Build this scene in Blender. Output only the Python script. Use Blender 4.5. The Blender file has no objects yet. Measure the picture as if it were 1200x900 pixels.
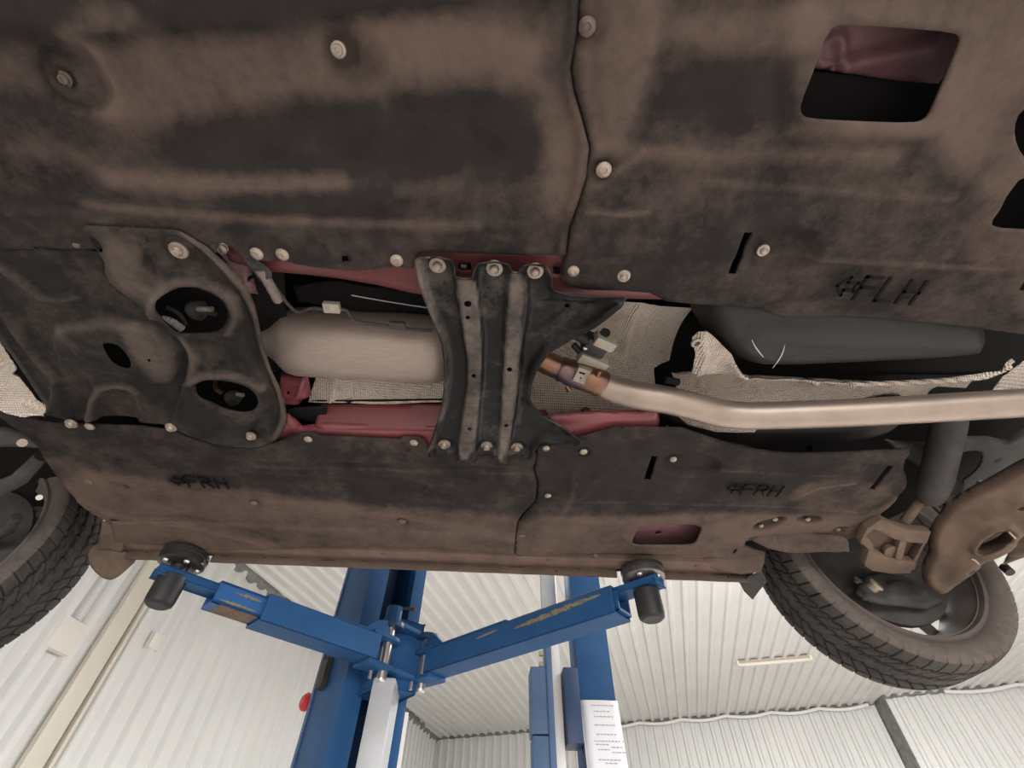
# Underside of a red car on a blue two-post lift in a metal-clad workshop.
# Metres throughout, floor at z = 0, the lens stands 1.3 m above it.
import bpy, bmesh, math, random
import numpy as np
from mathutils import Vector, Matrix
from mathutils.geometry import delaunay_2d_cdt

random.seed(7)
S = bpy.context.scene
COL = S.collection
ZC = 1.3                                    # height of the lens above the floor

# ------------------------------------------------------------------ camera
RCAM = np.array([[0.99809199, -0.06122283, 0.0080093],
                 [0.05151476, 0.75418367, -0.65463977],
                 [0.03403841, 0.65380331, 0.75589855]])   # rows: right, down, forward
FPX = 545.0                                 # focal length in pixels of the 1200 x 900 photograph
cam_data = bpy.data.cameras.new('camera')
cam_data.sensor_width = 36.0
cam_data.lens = FPX / 1200.0 * 36.0
cam_data.clip_start = 0.02
cam = bpy.data.objects.new('camera', cam_data)
COL.objects.link(cam)
cm = Matrix.Identity(4)
for i in range(3):
    cm[i][0] = RCAM[0, i]
    cm[i][1] = -RCAM[1, i]
    cm[i][2] = -RCAM[2, i]
cm.translation = (0, 0, ZC)
cam.matrix_world = cm
S.camera = cam

# ------------------------------------------------------------------ light
S.view_settings.view_transform = 'Standard'
S.view_settings.look = 'None'
S.view_settings.gamma = 1.0
S.view_settings.exposure = 0.08
S.cycles.max_bounces = 8
S.cycles.diffuse_bounces = 5
S.cycles.sample_clamp_indirect = 6.0
world = bpy.data.worlds.new('world')
S.world = world
world.use_nodes = True
world.node_tree.nodes['Background'].inputs[0].default_value = (0.80, 0.88, 1.0, 1)
world.node_tree.nodes['Background'].inputs[1].default_value = 0.25


def area(name, loc, target, sx, sy, power, color=(1, 0.99, 0.985)):
    d = bpy.data.lights.new(name, 'AREA')
    d.shape = 'RECTANGLE'
    d.size, d.size_y, d.energy, d.color = sx, sy, power, color
    o = bpy.data.objects.new(name, d)
    COL.objects.link(o)
    o.location = loc
    o.rotation_euler = (Vector(target) - Vector(loc)).to_track_quat('-Z', 'Y').to_euler()
    return o


# rows of tubes under the ceiling, and daylight through the open gate behind the photographer
area('unseen_ceiling_tubes', (-1.2, -2.4, 4.1), (-1.2, -2.4, 0), 1.2, 4.0, 80)
area('unseen_ceiling_tubes', (2.8, -1.8, 4.1), (2.8, -1.8, 0), 1.2, 5.0, 230)
area('unseen_ceiling_tubes', (0.8, 4.6, 4.1), (1.6, 4.9, 0), 2.0, 0.8, 60)
area('unseen_ceiling_tubes', (2.8, 4.5, 4.1), (3.2, 5.2, 0), 1.6, 0.8, 400)  # added out of view above the car to brighten the far ceiling
area('unseen_ceiling_tubes', (6.4, 3.2, 4.1), (6.6, 3.6, 0), 2.5, 1.0, 350)
area('gate_daylight', (0.9, -6.6, 1.9), (0.6, 0.6, 1.6), 6.0, 2.4, 420)


# ------------------------------------------------------------------ geometry helpers
def ray(u, v):
    return RCAM.T @ np.array([u - 600.0, v - 450.0, FPX])


def W(u, v, h):
    """world point at height h above the lens for a sight line measured in the photograph"""
    d = ray(u, v)
    d = d * (h / d[2])
    return Vector((d[0], d[1], d[2] + ZC))


def WY(u, v, y):
    d = ray(u, v)
    d = d * (y / d[1])
    return Vector((d[0], d[1], d[2] + ZC))


def V(x, y, h):
    return Vector((x, y, h + ZC))


class Frame:
    """a plane in the world with its own 2-D axes; n looks down towards the viewer below"""

    def __init__(s, o, ex, ey):
        s.o = Vector(o)
        s.ex = Vector(ex).normalized()
        s.ey = (Vector(ey) - s.ex * Vector(ey).dot(s.ex)).normalized()
        s.n = s.ex.cross(s.ey)
        if s.n.dot(Vector((0, 0, ZC)) - s.o) < 0:
            s.n = -s.n

    def px(s, u, v):
        d = Vector(ray(u, v))
        o = Vector((0, 0, ZC))
        t = (s.o - o).dot(s.n) / d.dot(s.n)
        p = o + d * t - s.o
        return (p.dot(s.ex), p.dot(s.ey))

    def pts(s, l):
        return [s.px(*p) for p in l]

    def world(s, a, b, h=0.0):
        return s.o + s.ex * a + s.ey * b + s.n * h


def flat(h):
    return Frame(V(0, 0, h), (1, 0, 0), (0, 1, 0))


def tilt(p, q, r):
    a, b, c = W(*p), W(*q), W(*r)
    return Frame(a, b - a, c - a)


def chaikin(p, n=1, closed=True):
    p = [tuple(q) for q in p]
    for _ in range(n):
        o = []
        m = len(p)
        for i in range(m if closed else m - 1):
            a, b = p[i], p[(i + 1) % m]
            o.append(tuple(a[k] * .75 + b[k] * .25 for k in range(len(a))))
            o.append(tuple(a[k] * .25 + b[k] * .75 for k in range(len(a))))
        if not closed:
            o = [p[0]] + o + [p[-1]]
        p = o
    return p


def resample(p, step):
    o = []
    m = len(p)
    for i in range(m):
        a, b = np.array(p[i]), np.array(p[(i + 1) % m])
        L = np.linalg.norm(b - a)
        k = max(1, int(math.ceil(L / step)))
        for j in range(k):
            o.append(tuple(a + (b - a) * j / k))
    return o


def seg_dist(P, poly, closed=True):
    P = np.asarray(P, float)
    best = np.full(len(P), 1e9)
    m = len(poly)
    for i in range(m if closed else m - 1):
        a = np.array(poly[i], float)
        b = np.array(poly[(i + 1) % m], float)
        d = b - a
        L2 = max(d @ d, 1e-14)
        t = np.clip(((P - a) @ d) / L2, 0, 1)
        q = P - (a + t[:, None] * d)
        best = np.minimum(best, np.einsum('ij,ij->i', q, q))
    return np.sqrt(best)


def inside(P, poly):
    P = np.asarray(P, float)
    r = np.zeros(len(P), bool)
    m = len(poly)
    for i in range(m):
        x1, y1 = poly[i]
        x2, y2 = poly[(i + 1) % m]
        c = (y1 > P[:, 1]) != (y2 > P[:, 1])
        with np.errstate(divide='ignore', invalid='ignore'):
            xi = (x2 - x1) * (P[:, 1] - y1) / (y2 - y1 if y2 != y1 else 1e-12) + x1
        r ^= c & (P[:, 0] < xi)
    return r


def sst(x):
    x = np.clip(x, 0, 1)
    return x * x * (3 - 2 * x)


def region(outline, holes, res):
    """fill an outline with holes by a regular grid that meets the outline exactly"""
    loops = [resample(outline, res * 1.0)] + [resample(h, res * 0.7) for h in holes]
    o = np.array(loops[0])
    x0, y0 = o.min(0) - res
    x1, y1 = o.max(0) + res
    nx, ny = int((x1 - x0) / res) + 2, int((y1 - y0) / res) + 2
    gx, gy = np.meshgrid(x0 + np.arange(nx) * res, y0 + np.arange(ny) * res, indexing='ij')
    G = np.stack([gx.ravel(), gy.ravel()], 1)
    ok = inside(G, loops[0])
    for h in loops[1:]:
        ok &= ~inside(G, h)
    idx = np.nonzero(ok)[0]
    if len(idx):
        d = np.full(len(idx), 1e9)
        for l in loops:
            d = np.minimum(d, seg_dist(G[idx], l))
        ok[idx[d < 0.45 * res]] = False
    ok2 = ok.reshape(nx, ny)
    cell = ok2[:-1, :-1] & ok2[1:, :-1] & ok2[1:, 1:] & ok2[:-1, 1:]
    verts, vid = [], {}

    def gv(i, j):
        k = i * ny + j
        if k not in vid:
            vid[k] = len(verts)
            verts.append((gx[i, j], gy[i, j]))
        return vid[k]
    faces = []
    edge = {}
    for i, j in zip(*np.nonzero(cell)):
        f = (gv(i, j), gv(i + 1, j), gv(i + 1, j + 1), gv(i, j + 1))
        faces.append(f)
        for k in range(4):
            a, b = f[k], f[(k + 1) % 4]
            key = (min(a, b), max(a, b))
            edge[key] = edge.get(key, 0) + 1
    bnd = [k for k, c in edge.items() if c == 1]
    bv = sorted({v for e in bnd for v in e})
    cv = [verts[v] for v in bv]
    back = {v: i for i, v in enumerate(bv)}
    ce = [(back[a], back[b]) for a, b in bnd]
    orig = list(bv)
    for l in loops:
        s = len(cv)
        n = len(l)
        for i, p in enumerate(l):
            cv.append(p)
            orig.append(len(verts))
            verts.append(p)
            ce.append((s + i, s + (i + 1) % n))
    r = delaunay_2d_cdt([Vector(p) for p in cv], ce, [], 0, 1e-6)
    rv, rf, ro = r[0], r[2], r[3]
    mp = []
    for i, p in enumerate(rv):
        if ro[i]:
            mp.append(orig[ro[i][0]])
        else:
            mp.append(len(verts))
            verts.append((p[0], p[1]))
    if rf:
        cen = np.array([np.mean([rv[k][:] for k in f], axis=0) for f in rf])
        keep = inside(cen, loops[0])
        for h in loops[1:]:
            keep &= ~inside(cen, h)
        ci = ((cen[:, 0] - x0) / res).astype(int)
        cj = ((cen[:, 1] - y0) / res).astype(int)
        for k, f in enumerate(rf):
            if keep[k] and not (0 <= ci[k] < nx - 1 and 0 <= cj[k] < ny - 1 and cell[ci[k], cj[k]]):
                faces.append(tuple(mp[i] for i in f))
    return np.array(verts), faces, loops


def setp(o, parent):
    if parent is not None:
        o.parent = parent
        o.matrix_parent_inverse = PW[parent.name].inverted()


PW = {}                                     # world matrices of the things and parts


def link(o, parent=None, loc=None):
    COL.objects.link(o)
    if loc is not None:
        o.location = loc
    PW[o.name] = Matrix.Translation(Vector(o.location)) @ o.rotation_euler.to_matrix().to_4x4()
    setp(o, parent)
    return o


def thing(name, label, cat, loc, group=None):
    o = bpy.data.objects.new(name, None)
    o.empty_display_size = 0.1
    link(o, None, loc)
    o['label'], o['category'] = label, cat
    if group:
        o['group'] = group
    return o


def tag(o, label, cat, group=None):
    o['label'], o['category'] = label, cat
    if group:
        o['group'] = group
    return o


def mesh(name, verts, faces, m, parent=None, smooth=True, label=None, angle=None):
    me = bpy.data.meshes.new(name)
    me.from_pydata([tuple(v) for v in verts], [], [tuple(f) for f in faces])
    me.update()
    me.materials.append(m)
    if smooth:
        me.polygons.foreach_set('use_smooth', [True] * len(me.polygons))
        if angle:
            me.set_sharp_from_angle(angle=math.radians(angle))
    o = bpy.data.objects.new(name, me)
    link(o, parent)
    if label:
        o['label'] = label
    return o


def bm_obj(name, bm, m, parent=None, smooth=False, angle=35, label=None):
    bmesh.ops.recalc_face_normals(bm, faces=bm.faces)
    me = bpy.data.meshes.new(name)
    bm.to_mesh(me)
    bm.free()
    me.materials.append(m)
    if smooth:
        me.polygons.foreach_set('use_smooth', [True] * len(me.polygons))
        me.set_sharp_from_angle(angle=math.radians(angle))
    o = bpy.data.objects.new(name, me)
    link(o, parent)
    if label:
        o['label'] = label
    return o


def panel(name, parent, m, fr, outline, holes=(), feats=(), dust=(), res=0.006, thick=0.003,
          base_dust=0.0, smooth_out=0, label=None, hole_smooth=1, local=False):
    """sheet part: outline and relief on the plane fr; feats raise (+) towards the viewer below"""
    P = lambda l: [tuple(p) for p in l]
    out = P(outline) if local else fr.pts(outline)
    if smooth_out:
        out = chaikin(out, smooth_out)
    hs = [chaikin(P(h), hole_smooth) if hole_smooth and len(h) > 4 else P(h) for h in holes]
    v2, faces, loops = region(out, hs, res)
    z = np.zeros(len(v2))
    for f in feats:
        k = f[0]
        if k == 'ridge':
            d = seg_dist(v2, P(f[1]), False)
            z += f[3] * sst(1 - d / f[2])
        elif k == 'flat':                       # plateau (+) or recess (-) with a soft edge
            pl = chaikin(P(f[1]), 2)
            sd = seg_dist(v2, pl) * np.where(inside(v2, pl), 1, -1)
            z += f[2] * sst(sd / f[3] + 0.5)
        elif k == 'dish':
            c = np.array(P([f[1]])[0])
            d = np.linalg.norm(v2 - c, axis=1)
            z += f[3] * sst((f[2] - d) / f[4] + 0.5)
        elif k == 'lip':                        # edge turned over
            d = np.full(len(v2), 1e9)
            for l in (loops if len(f) > 3 else loops[:1]):
                d = np.minimum(d, seg_dist(v2, l))
            z += f[2] * (1 - np.clip(d / f[1], 0, 1)) ** 2
        elif k == 'func':
            z += f[1](v2[:, 0], v2[:, 1])
    dd = np.full(len(v2), float(base_dust))
    for f in dust:
        if f[0] == 'line':
            d = seg_dist(v2, P(f[1]), False)
            dd += f[3] * sst(1 - d / f[2])
        else:
            pl = chaikin(P(f[1]), 2)
            sd = seg_dist(v2, pl) * np.where(inside(v2, pl), 1, -1)
            dd += f[3] * sst(sd / f[2] + 0.5)
    vs = [fr.world(a, b, c) for (a, b), c in zip(v2, z)]
    up = fr.ex.cross(fr.ey).dot(fr.n) > 0
    fs = []
    for f in faces:
        p = v2[list(f)]
        ar = sum(p[i][0] * p[(i + 1) % len(f)][1] - p[(i + 1) % len(f)][0] * p[i][1] for i in range(len(f)))
        fs.append(f if (ar > 0) == up else f[::-1])
    o = mesh(name, vs, fs, m, parent, True, label)
    at = o.data.attributes.new('dust', 'FLOAT', 'POINT')  # dust, with some recess shade mixed in as darkening
    at.data.foreach_set('value', dd.astype(np.float32))
    if thick:
        s = o.modifiers.new('thickness', 'SOLIDIFY')
        s.thickness = thick
        s.offset = -1
        s.use_even_offset = False
    return o


def tube_mesh(pts, rad, seg=16, cap=True):
    pts = [Vector(p) for p in pts]
    n = len(pts)
    rad = [rad] * n if not hasattr(rad, '__len__') else rad
    vs, fs = [], []
    t0 = (pts[1] - pts[0]).normalized()
    a = t0.orthogonal().normalized()
    for i in range(n):
        t = ((pts[min(i + 1, n - 1)] - pts[max(i - 1, 0)])).normalized()
        a = (a - t * a.dot(t)).normalized()
        b = t.cross(a)
        for k in range(seg):
            w = 2 * math.pi * k / seg
            vs.append(pts[i] + (a * math.cos(w) + b * math.sin(w)) * rad[i])
    for i in range(n - 1):
        for k in range(seg):
            fs.append((i * seg + k, i * seg + (k + 1) % seg, (i + 1) * seg + (k + 1) % seg, (i + 1) * seg + k))
    if cap:
        fs.append(tuple(range(seg))[::-1])
        fs.append(tuple((n - 1) * seg + k for k in range(seg)))
    return vs, fs


def spline(pts, n=8):
    """Catmull-Rom through the points"""
    p = [Vector(q) for q in pts]
    p = [p[0] * 2 - p[1]] + p + [p[-1] * 2 - p[-2]]
    o = []
    for i in range(1, len(p) - 2):
        for k in range(n):
            t = k / n
            a, b, c, d = p[i - 1], p[i], p[i + 1], p[i + 2]
            o.append(0.5 * ((2 * b) + (c - a) * t + (2 * a - 5 * b + 4 * c - d) * t * t + (3 * b - a - 3 * c + d) * t ** 3))
    o.append(p[-2])
    return o


def tube(name, pts, rad, m, parent=None, seg=16, sm=0, label=None):
    if sm:
        if hasattr(rad, '__len__'):
            r = np.interp(np.linspace(0, len(pts) - 1, (len(pts) - 1) * sm + 1), range(len(pts)), rad).tolist()
        else:
            r = rad
        pts = spline(pts, sm)
        rad = r
    v, f = tube_mesh(pts, rad, seg)
    o = mesh(name, v, f, m, parent, True, label, 40)
    return o


def lathe_bm(bm, prof, o, axis, seg=24, up=None):
    """profile of (radius, distance along axis)"""
    axis = Vector(axis).normalized()
    a = axis.orthogonal().normalized() if up is None else (Vector(up) - axis * axis.dot(Vector(up))).normalized()
    b = axis.cross(a)
    o = Vector(o)
    rings = []
    for r, t in prof:
        if r < 1e-6:
            rings.append([bm.verts.new(o + axis * t)])
        else:
            rings.append([bm.verts.new(o + axis * t + (a * math.cos(2 * math.pi * k / seg) + b * math.sin(2 * math.pi * k / seg)) * r) for k in range(seg)])
    for A, B in zip(rings, rings[1:]):
        for k in range(seg):
            if len(A) == 1 and len(B) == 1:
                continue
            if len(A) == 1:
                bm.faces.new((A[0], B[k], B[(k + 1) % seg]))
            elif len(B) == 1:
                bm.faces.new((A[k], A[(k + 1) % seg], B[0]))
            else:
                bm.faces.new((A[k], A[(k + 1) % seg], B[(k + 1) % seg], B[k]))
    return bm


def lathe(name, prof, o, axis, m, parent=None, seg=24, label=None, angle=35):
    return bm_obj(name, lathe_bm(bmesh.new(), prof, o, axis, seg), m, parent, True, angle, label)


def box_bm(bm, c, ex, ey, ez, sx, sy, sz, bev=0.0):
    ex, ey, ez = Vector(ex), Vector(ey), Vector(ez)
    r = bmesh.ops.create_cube(bm, size=1.0)
    vs = r['verts']
    for v in vs:
        p = v.co.copy()
        v.co = Vector(c) + ex * (p.x * sx) + ey * (p.y * sy) + ez * (p.z * sz)
    if bev:
        es = list({e for v in vs for e in v.link_edges})
        bmesh.ops.bevel(bm, geom=es, offset=bev, segments=2, affect='EDGES', profile=0.6)
    return bm


X, Y, Z = Vector((1, 0, 0)), Vector((0, 1, 0)), Vector((0, 0, 1))


def box(name, c, s, m, parent=None, bev=0.0, ax=(X, Y, Z), label=None):
    return bm_obj(name, box_bm(bmesh.new(), c, ax[0], ax[1], ax[2], s[0], s[1], s[2], bev), m, parent, bool(bev), 35, label)


def prism_bm(bm, poly3, off):
    """closed polygon of world points extruded by off"""
    off = Vector(off)
    a = [bm.verts.new(Vector(p)) for p in poly3]
    b = [bm.verts.new(Vector(p) + off) for p in poly3]
    n = len(a)
    bm.faces.new(a[::-1])
    bm.faces.new(b)
    for i in range(n):
        bm.faces.new((a[i], a[(i + 1) % n], b[(i + 1) % n], b[i]))
    return bm


def prism(name, poly3, off, m, parent=None, bev=0.0, label=None):
    bm = prism_bm(bmesh.new(), poly3, off)
    if bev:
        bmesh.ops.recalc_face_normals(bm, faces=bm.faces)
        bmesh.ops.bevel(bm, geom=list(bm.edges), offset=bev, segments=2, affect='EDGES', profile=0.6)
    return bm_obj(name, bm, m, parent, bool(bev), 35, label)


# ------------------------------------------------------------------ materials
def mat(name, base, rough=0.6, metal=0.0, var=0.0, scale=8.0, bump=0.0, bscale=60.0, spec=0.5,
        second=None, sec_thr=(0.5, 0.7), sec_scale=5.0, dust=None, dust_gain=0.55, stretch=None, coat=0.0):
    m = bpy.data.materials.new(name)
    m.use_nodes = True
    nt = m.node_tree
    N, L = nt.nodes, nt.links
    b = N['Principled BSDF']
    b.inputs['Roughness'].default_value = rough
    b.inputs['Metallic'].default_value = metal
    b.inputs['Specular IOR Level'].default_value = spec
    b.inputs['Coat Weight'].default_value = coat
    tc = N.new('ShaderNodeTexCoord')
    src = tc.outputs['Object']
    if stretch:
        mp = N.new('ShaderNodeMapping')
        mp.inputs['Scale'].default_value = stretch
        L.new(src, mp.inputs['Vector'])
        src = mp.outputs[0]

    def noise(sc, det=6.0, ro=0.6):
        n = N.new('ShaderNodeTexNoise')
        n.inputs['Scale'].default_value = sc
        n.inputs['Detail'].default_value = det
        n.inputs['Roughness'].default_value = ro
        L.new(src, n.inputs['Vector'])
        return n.outputs['Fac']

    def ramp(fac, lo, hi):
        r = N.new('ShaderNodeMapRange')
        r.inputs['From Min'].default_value = lo
        r.inputs['From Max'].default_value = hi
        L.new(fac, r.inputs['Value'])
        return r.outputs['Result']

    def mix(fac, a, c):
        x = N.new('ShaderNodeMix')
        x.data_type = 'RGBA'
        for s, val in ((x.inputs[6], a), (x.inputs[7], c)):
            if hasattr(val, 'is_output') or hasattr(val, 'links'):
                L.new(val, s)
            else:
                s.default_value = (*val, 1)
        L.new(fac, x.inputs[0])
        return x.outputs[2]
    col = tuple(base)
    if var:
        f = ramp(noise(scale), 0.3, 0.7)
        col = mix(f, tuple(c * (1 - var) for c in base), tuple(min(1, c * (1 + var)) for c in base))
    if second:
        f = ramp(noise(sec_scale, 8, 0.65), *sec_thr)
        col = mix(f, col, second)
    if dust:
        at = N.new('ShaderNodeAttribute')
        at.attribute_name = 'dust'
        n1, n2 = noise(7, 10, 0.72), noise(60, 6, 0.7)
        ma = N.new('ShaderNodeMath')
        ma.operation = 'MULTIPLY_ADD'
        ma.inputs[1].default_value = dust_gain * 2
        L.new(n1, ma.inputs[0])
        L.new(at.outputs['Fac'], ma.inputs[2])
        mb = N.new('ShaderNodeMath')
        mb.operation = 'MULTIPLY_ADD'
        mb.inputs[1].default_value = 0.6
        L.new(n2, mb.inputs[0])
        L.new(ma.outputs[0], mb.inputs[2])
        f = ramp(mb.outputs[0], dust_gain + 0.30, dust_gain + 1.30)
        col = mix(f, col, dust)
    if isinstance(col, tuple):
        b.inputs['Base Color'].default_value = (*col, 1)
    else:
        L.new(col, b.inputs['Base Color'])
    if bump:
        bp = N.new('ShaderNodeBump')
        bp.inputs['Strength'].default_value = bump
        bp.inputs['Distance'].default_value = 0.002
        L.new(noise(bscale, 4, 0.6), bp.inputs['Height'])
        L.new(bp.outputs[0], b.inputs['Normal'])
    return m


BROWN = (0.142, 0.101, 0.081)
M = {}
M['panel'] = mat('dusty_black_felt', (0.033, 0.0275, 0.0262), 0.92, var=0.25, scale=14, bump=0.35, bscale=420, spec=0.12, dust=BROWN, dust_gain=0.95)
M['lettering_shade'] = mat('shade_dark_lettering', (0.010, 0.009, 0.009), 0.95, var=0.3, scale=30, spec=0.2)  # darker than the cover, standing in for shading in the letter strokes
M['brace'] = mat('dusty_black_steel', (0.013, 0.0118, 0.0118), 0.36, var=0.3, scale=20, bump=0.15, bscale=300, dust=(0.21, 0.168, 0.140), dust_gain=1.5, spec=0.22)
M['subframe'] = mat('dirty_grey_steel', (0.020, 0.0168, 0.0157), 0.5, var=0.3, scale=18, bump=0.2, bscale=260, dust=(0.17, 0.128, 0.105), dust_gain=0.8, spec=0.14)
M['red'] = mat('red_body_paint', (0.155, 0.036, 0.036), 0.42, var=0.15, scale=10, second=(0.15, 0.065, 0.055), sec_thr=(0.5, 0.75), sec_scale=9)
M['red_lit'] = mat('lit_red_body_paint', (0.215, 0.052, 0.060), 0.35, var=0.15, scale=10, second=(0.19, 0.09, 0.075), sec_thr=(0.55, 0.8), sec_scale=12)  # same body paint, brightened where the far rail catches light
M['pink'] = mat('thin_red_primer', (0.24, 0.115, 0.125), 0.5, var=0.2, scale=20, bump=0.2, bscale=80)
M['black'] = mat('matt_black_and_cavity_shade', (0.012, 0.011, 0.011), 0.9, spec=0.2)  # near black, also stands in for shade inside gaps and cavities
M['tank'] = mat('black_tank_plastic', (0.020, 0.0185, 0.0175), 0.5, var=0.2, scale=14, bump=0.25, bscale=350, second=(0.038, 0.031, 0.028), sec_thr=(0.5, 0.8), sec_scale=8, spec=0.3)
M['steel'] = mat('exhaust_steel', (0.37, 0.295, 0.245), 0.40, 0.7, var=0.12, scale=12, bump=0.05, bscale=200, second=(0.36, 0.27, 0.22), sec_thr=(0.58, 0.8), sec_scale=14)
M['muffler'] = mat('brushed_muffler_steel', (0.42, 0.335, 0.29), 0.52, 0.55, var=0.08, scale=30, bump=0.12, bscale=60, stretch=(1, 8, 8))
M['copper'] = mat('heat_tinted_steel', (0.25, 0.135, 0.088), 0.32, 0.85, var=0.25, scale=25, second=(0.16, 0.12, 0.15), sec_thr=(0.5, 0.65), sec_scale=18)
M['zinc'] = mat('dull_zinc', (0.40, 0.33, 0.27), 0.45, 0.55, var=0.2, scale=60)
M['bolt_dark'] = mat('dusty_screw', (0.16, 0.12, 0.10), 0.7, 0.3, var=0.3, scale=60)
M['chrome'] = mat('bare_pin_steel', (0.62, 0.60, 0.57), 0.28, 0.9, var=0.06, scale=30)
M['dirt_metal'] = mat('brown_caked_metal', (0.165, 0.115, 0.084), 0.9, var=0.25, scale=16, bump=0.3, bscale=140, second=(0.098, 0.069, 0.053), sec_thr=(0.45, 0.7), sec_scale=9, spec=0.25)
M['dark_metal'] = mat('dark_grey_metal', (0.060, 0.054, 0.050), 0.7, var=0.3, scale=22, bump=0.2, bscale=150, spec=0.35)
M['rubber'] = mat('black_rubber', (0.022, 0.021, 0.021), 0.55, var=0.2, scale=30, spec=0.45)
M['grey_strap'] = mat('grey_braided_strap', (0.27, 0.215, 0.19), 0.65, 0.3, var=0.2, scale=60, bump=0.4, bscale=300)
M['white_plastic'] = mat('warm_white_plastic', (0.74, 0.70, 0.64), 0.45)
M['beige_plastic'] = mat('beige_plastic', (0.40, 0.35, 0.28), 0.55, var=0.12, scale=30)
M['tyre'] = mat('dusty_tyre_rubber', (0.044, 0.039, 0.036), 0.85, var=0.3, scale=25, bump=0.25, bscale=300, spec=0.25, dust=(0.19, 0.155, 0.132))
M['rim'] = mat('dusty_alloy', (0.13, 0.105, 0.092), 0.8, 0.1, var=0.2, scale=14, bump=0.1, bscale=120)


def paint_blue():
    m = mat('blue_lift_paint', (0.022, 0.086, 0.215), 0.5, var=0.12, scale=6, bump=0.06, bscale=90, spec=0.18)
    return m


M['blue'] = paint_blue()
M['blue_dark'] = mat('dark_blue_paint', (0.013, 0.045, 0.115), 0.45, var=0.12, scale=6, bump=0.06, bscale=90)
M['blue_grey'] = mat('greyed_blue_paint', (0.065, 0.125, 0.235), 0.5, var=0.1, scale=6, bump=0.06, bscale=90)
M['blue_worn'] = mat('scraped_blue_paint', (0.020, 0.10, 0.29), 0.5, var=0.15, scale=9, second=(0.24, 0.185, 0.12), sec_thr=(0.60, 0.66), sec_scale=11)
M['scrape'] = mat('scraped_primer', (0.21, 0.175, 0.10), 0.75, var=0.3, scale=80, second=(0.05, 0.08, 0.13), sec_thr=(0.55, 0.62), sec_scale=60)
M['rust'] = mat('rusty_bare_steel', (0.19, 0.125, 0.085), 0.7, 0.2, var=0.35, scale=22)
M['aluminium'] = mat('grey_aluminium', (0.50, 0.51, 0.52), 0.5, 0.3, var=0.08, scale=8, bump=0.04, bscale=60)
M['clad'] = mat('off_white_cladding', (0.72, 0.71, 0.68), 0.45, var=0.05, scale=1.2, spec=0.4)
M['clad_wall'] = mat('white_cladding', (0.70, 0.695, 0.67), 0.40, var=0.04, scale=1.2, spec=0.45)
M['cream'] = mat('cream_steel', (0.66, 0.61, 0.52), 0.4, var=0.05, scale=3)
M['flash_and_shade'] = mat('grey_flashing_and_shade', (0.20, 0.195, 0.18), 0.6, var=0.35, scale=9)
M['white_tube'] = mat('white_cable_sleeve', (0.82, 0.81, 0.79), 0.35)
M['white_post'] = mat('white_painted_steel', (0.78, 0.76, 0.72), 0.4)
M['paper'] = mat('white_paper', (0.86, 0.86, 0.88), 0.7)
M['ink'] = mat('grey_print', (0.42, 0.42, 0.47), 0.8)
M['floor'] = mat('light_epoxy_floor', (0.50, 0.475, 0.455), 0.45, var=0.1, scale=2)
M['red_plastic'] = mat('red_plastic', (0.55, 0.03, 0.03), 0.35)


def shield_mat():
    """embossed aluminium foil: a fine lattice of dimples"""
    m = mat('embossed_heat_shield_foil', (0.92, 0.79, 0.68), 0.45, 0.25, var=0.1, scale=9, second=(0.42, 0.31, 0.24), sec_thr=(0.56, 0.8), sec_scale=16)
    nt = m.node_tree
    N, L = nt.nodes, nt.links
    tc = N.new('ShaderNodeTexCoord')
    sx = N.new('ShaderNodeSeparateXYZ')
    L.new(tc.outputs['Object'], sx.inputs[0])

    def mth(op, a, b=None):
        n = N.new('ShaderNodeMath')
        n.operation = op
        for s, val in zip(n.inputs, (a, b)):
            if val is None:
                continue
            if isinstance(val, (int, float)):
                s.default_value = val
            else:
                L.new(val, s)
        return n.outputs[0]
    k = 2 * math.pi / 0.0098
    a = mth('SINE', mth('MULTIPLY', mth('ADD', sx.outputs[0], sx.outputs[1]), k))
    b = mth('SINE', mth('MULTIPLY', mth('SUBTRACT', sx.outputs[0], sx.outputs[1]), k))
    hgt = mth('MULTIPLY', a, b)
    bp = N.new('ShaderNodeBump')
    bp.inputs['Strength'].default_value = 1.0
    bp.inputs['Distance'].default_value = 0.0028
    L.new(hgt, bp.inputs['Height'])
    L.new(bp.outputs[0], N['Principled BSDF'].inputs['Normal'])
    return m


M['shield'] = shield_mat()

# ------------------------------------------------------------------ the workshop
HC = 3.0                                    # ceiling height above the lens


def struct(o):
    o['kind'] = 'structure'
    return o


floor_v = [(-14, -9, 0), (16, -9, 0), (16, 18, 0), (-14, 18, 0)]
struct(mesh('floor', floor_v, [(0, 1, 2, 3)], M['floor'], smooth=False))


def clad(name, o, run, rise, n_run, length, pitch, m, normal, depth=0.022, seed=1, kind='pan'):
    """ribbed sheet: profile repeats along run, extruded along rise; ribs stand out along normal"""
    o, run, rise, normal = Vector(o), Vector(run).normalized(), Vector(rise), Vector(normal).normalized()
    if kind == 'pan':
        prof = [(0.0, 0), (0.52, 0), (0.60, 1), (0.64, 1.25), (0.86, 1.25), (0.90, 1), (1.0, 0)]
    else:
        prof = [(k / 10, 0.5 - 0.5 * math.cos(2 * math.pi * k / 10)) for k in range(10)] + [(1.0, 0)]
    vs, fs = [], []
    for i in range(n_run):
        for t, z in prof[:-1]:
            p = o + run * ((i + t) * pitch) + normal * (z * depth)
            vs += [p, p + rise]
    for k in range(len(vs) // 2 - 1):
        fs.append((2 * k, 2 * k + 1, 2 * k + 3, 2 * k + 2))
    return mesh(name, vs, fs, m, None, kind != 'pan')


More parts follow.
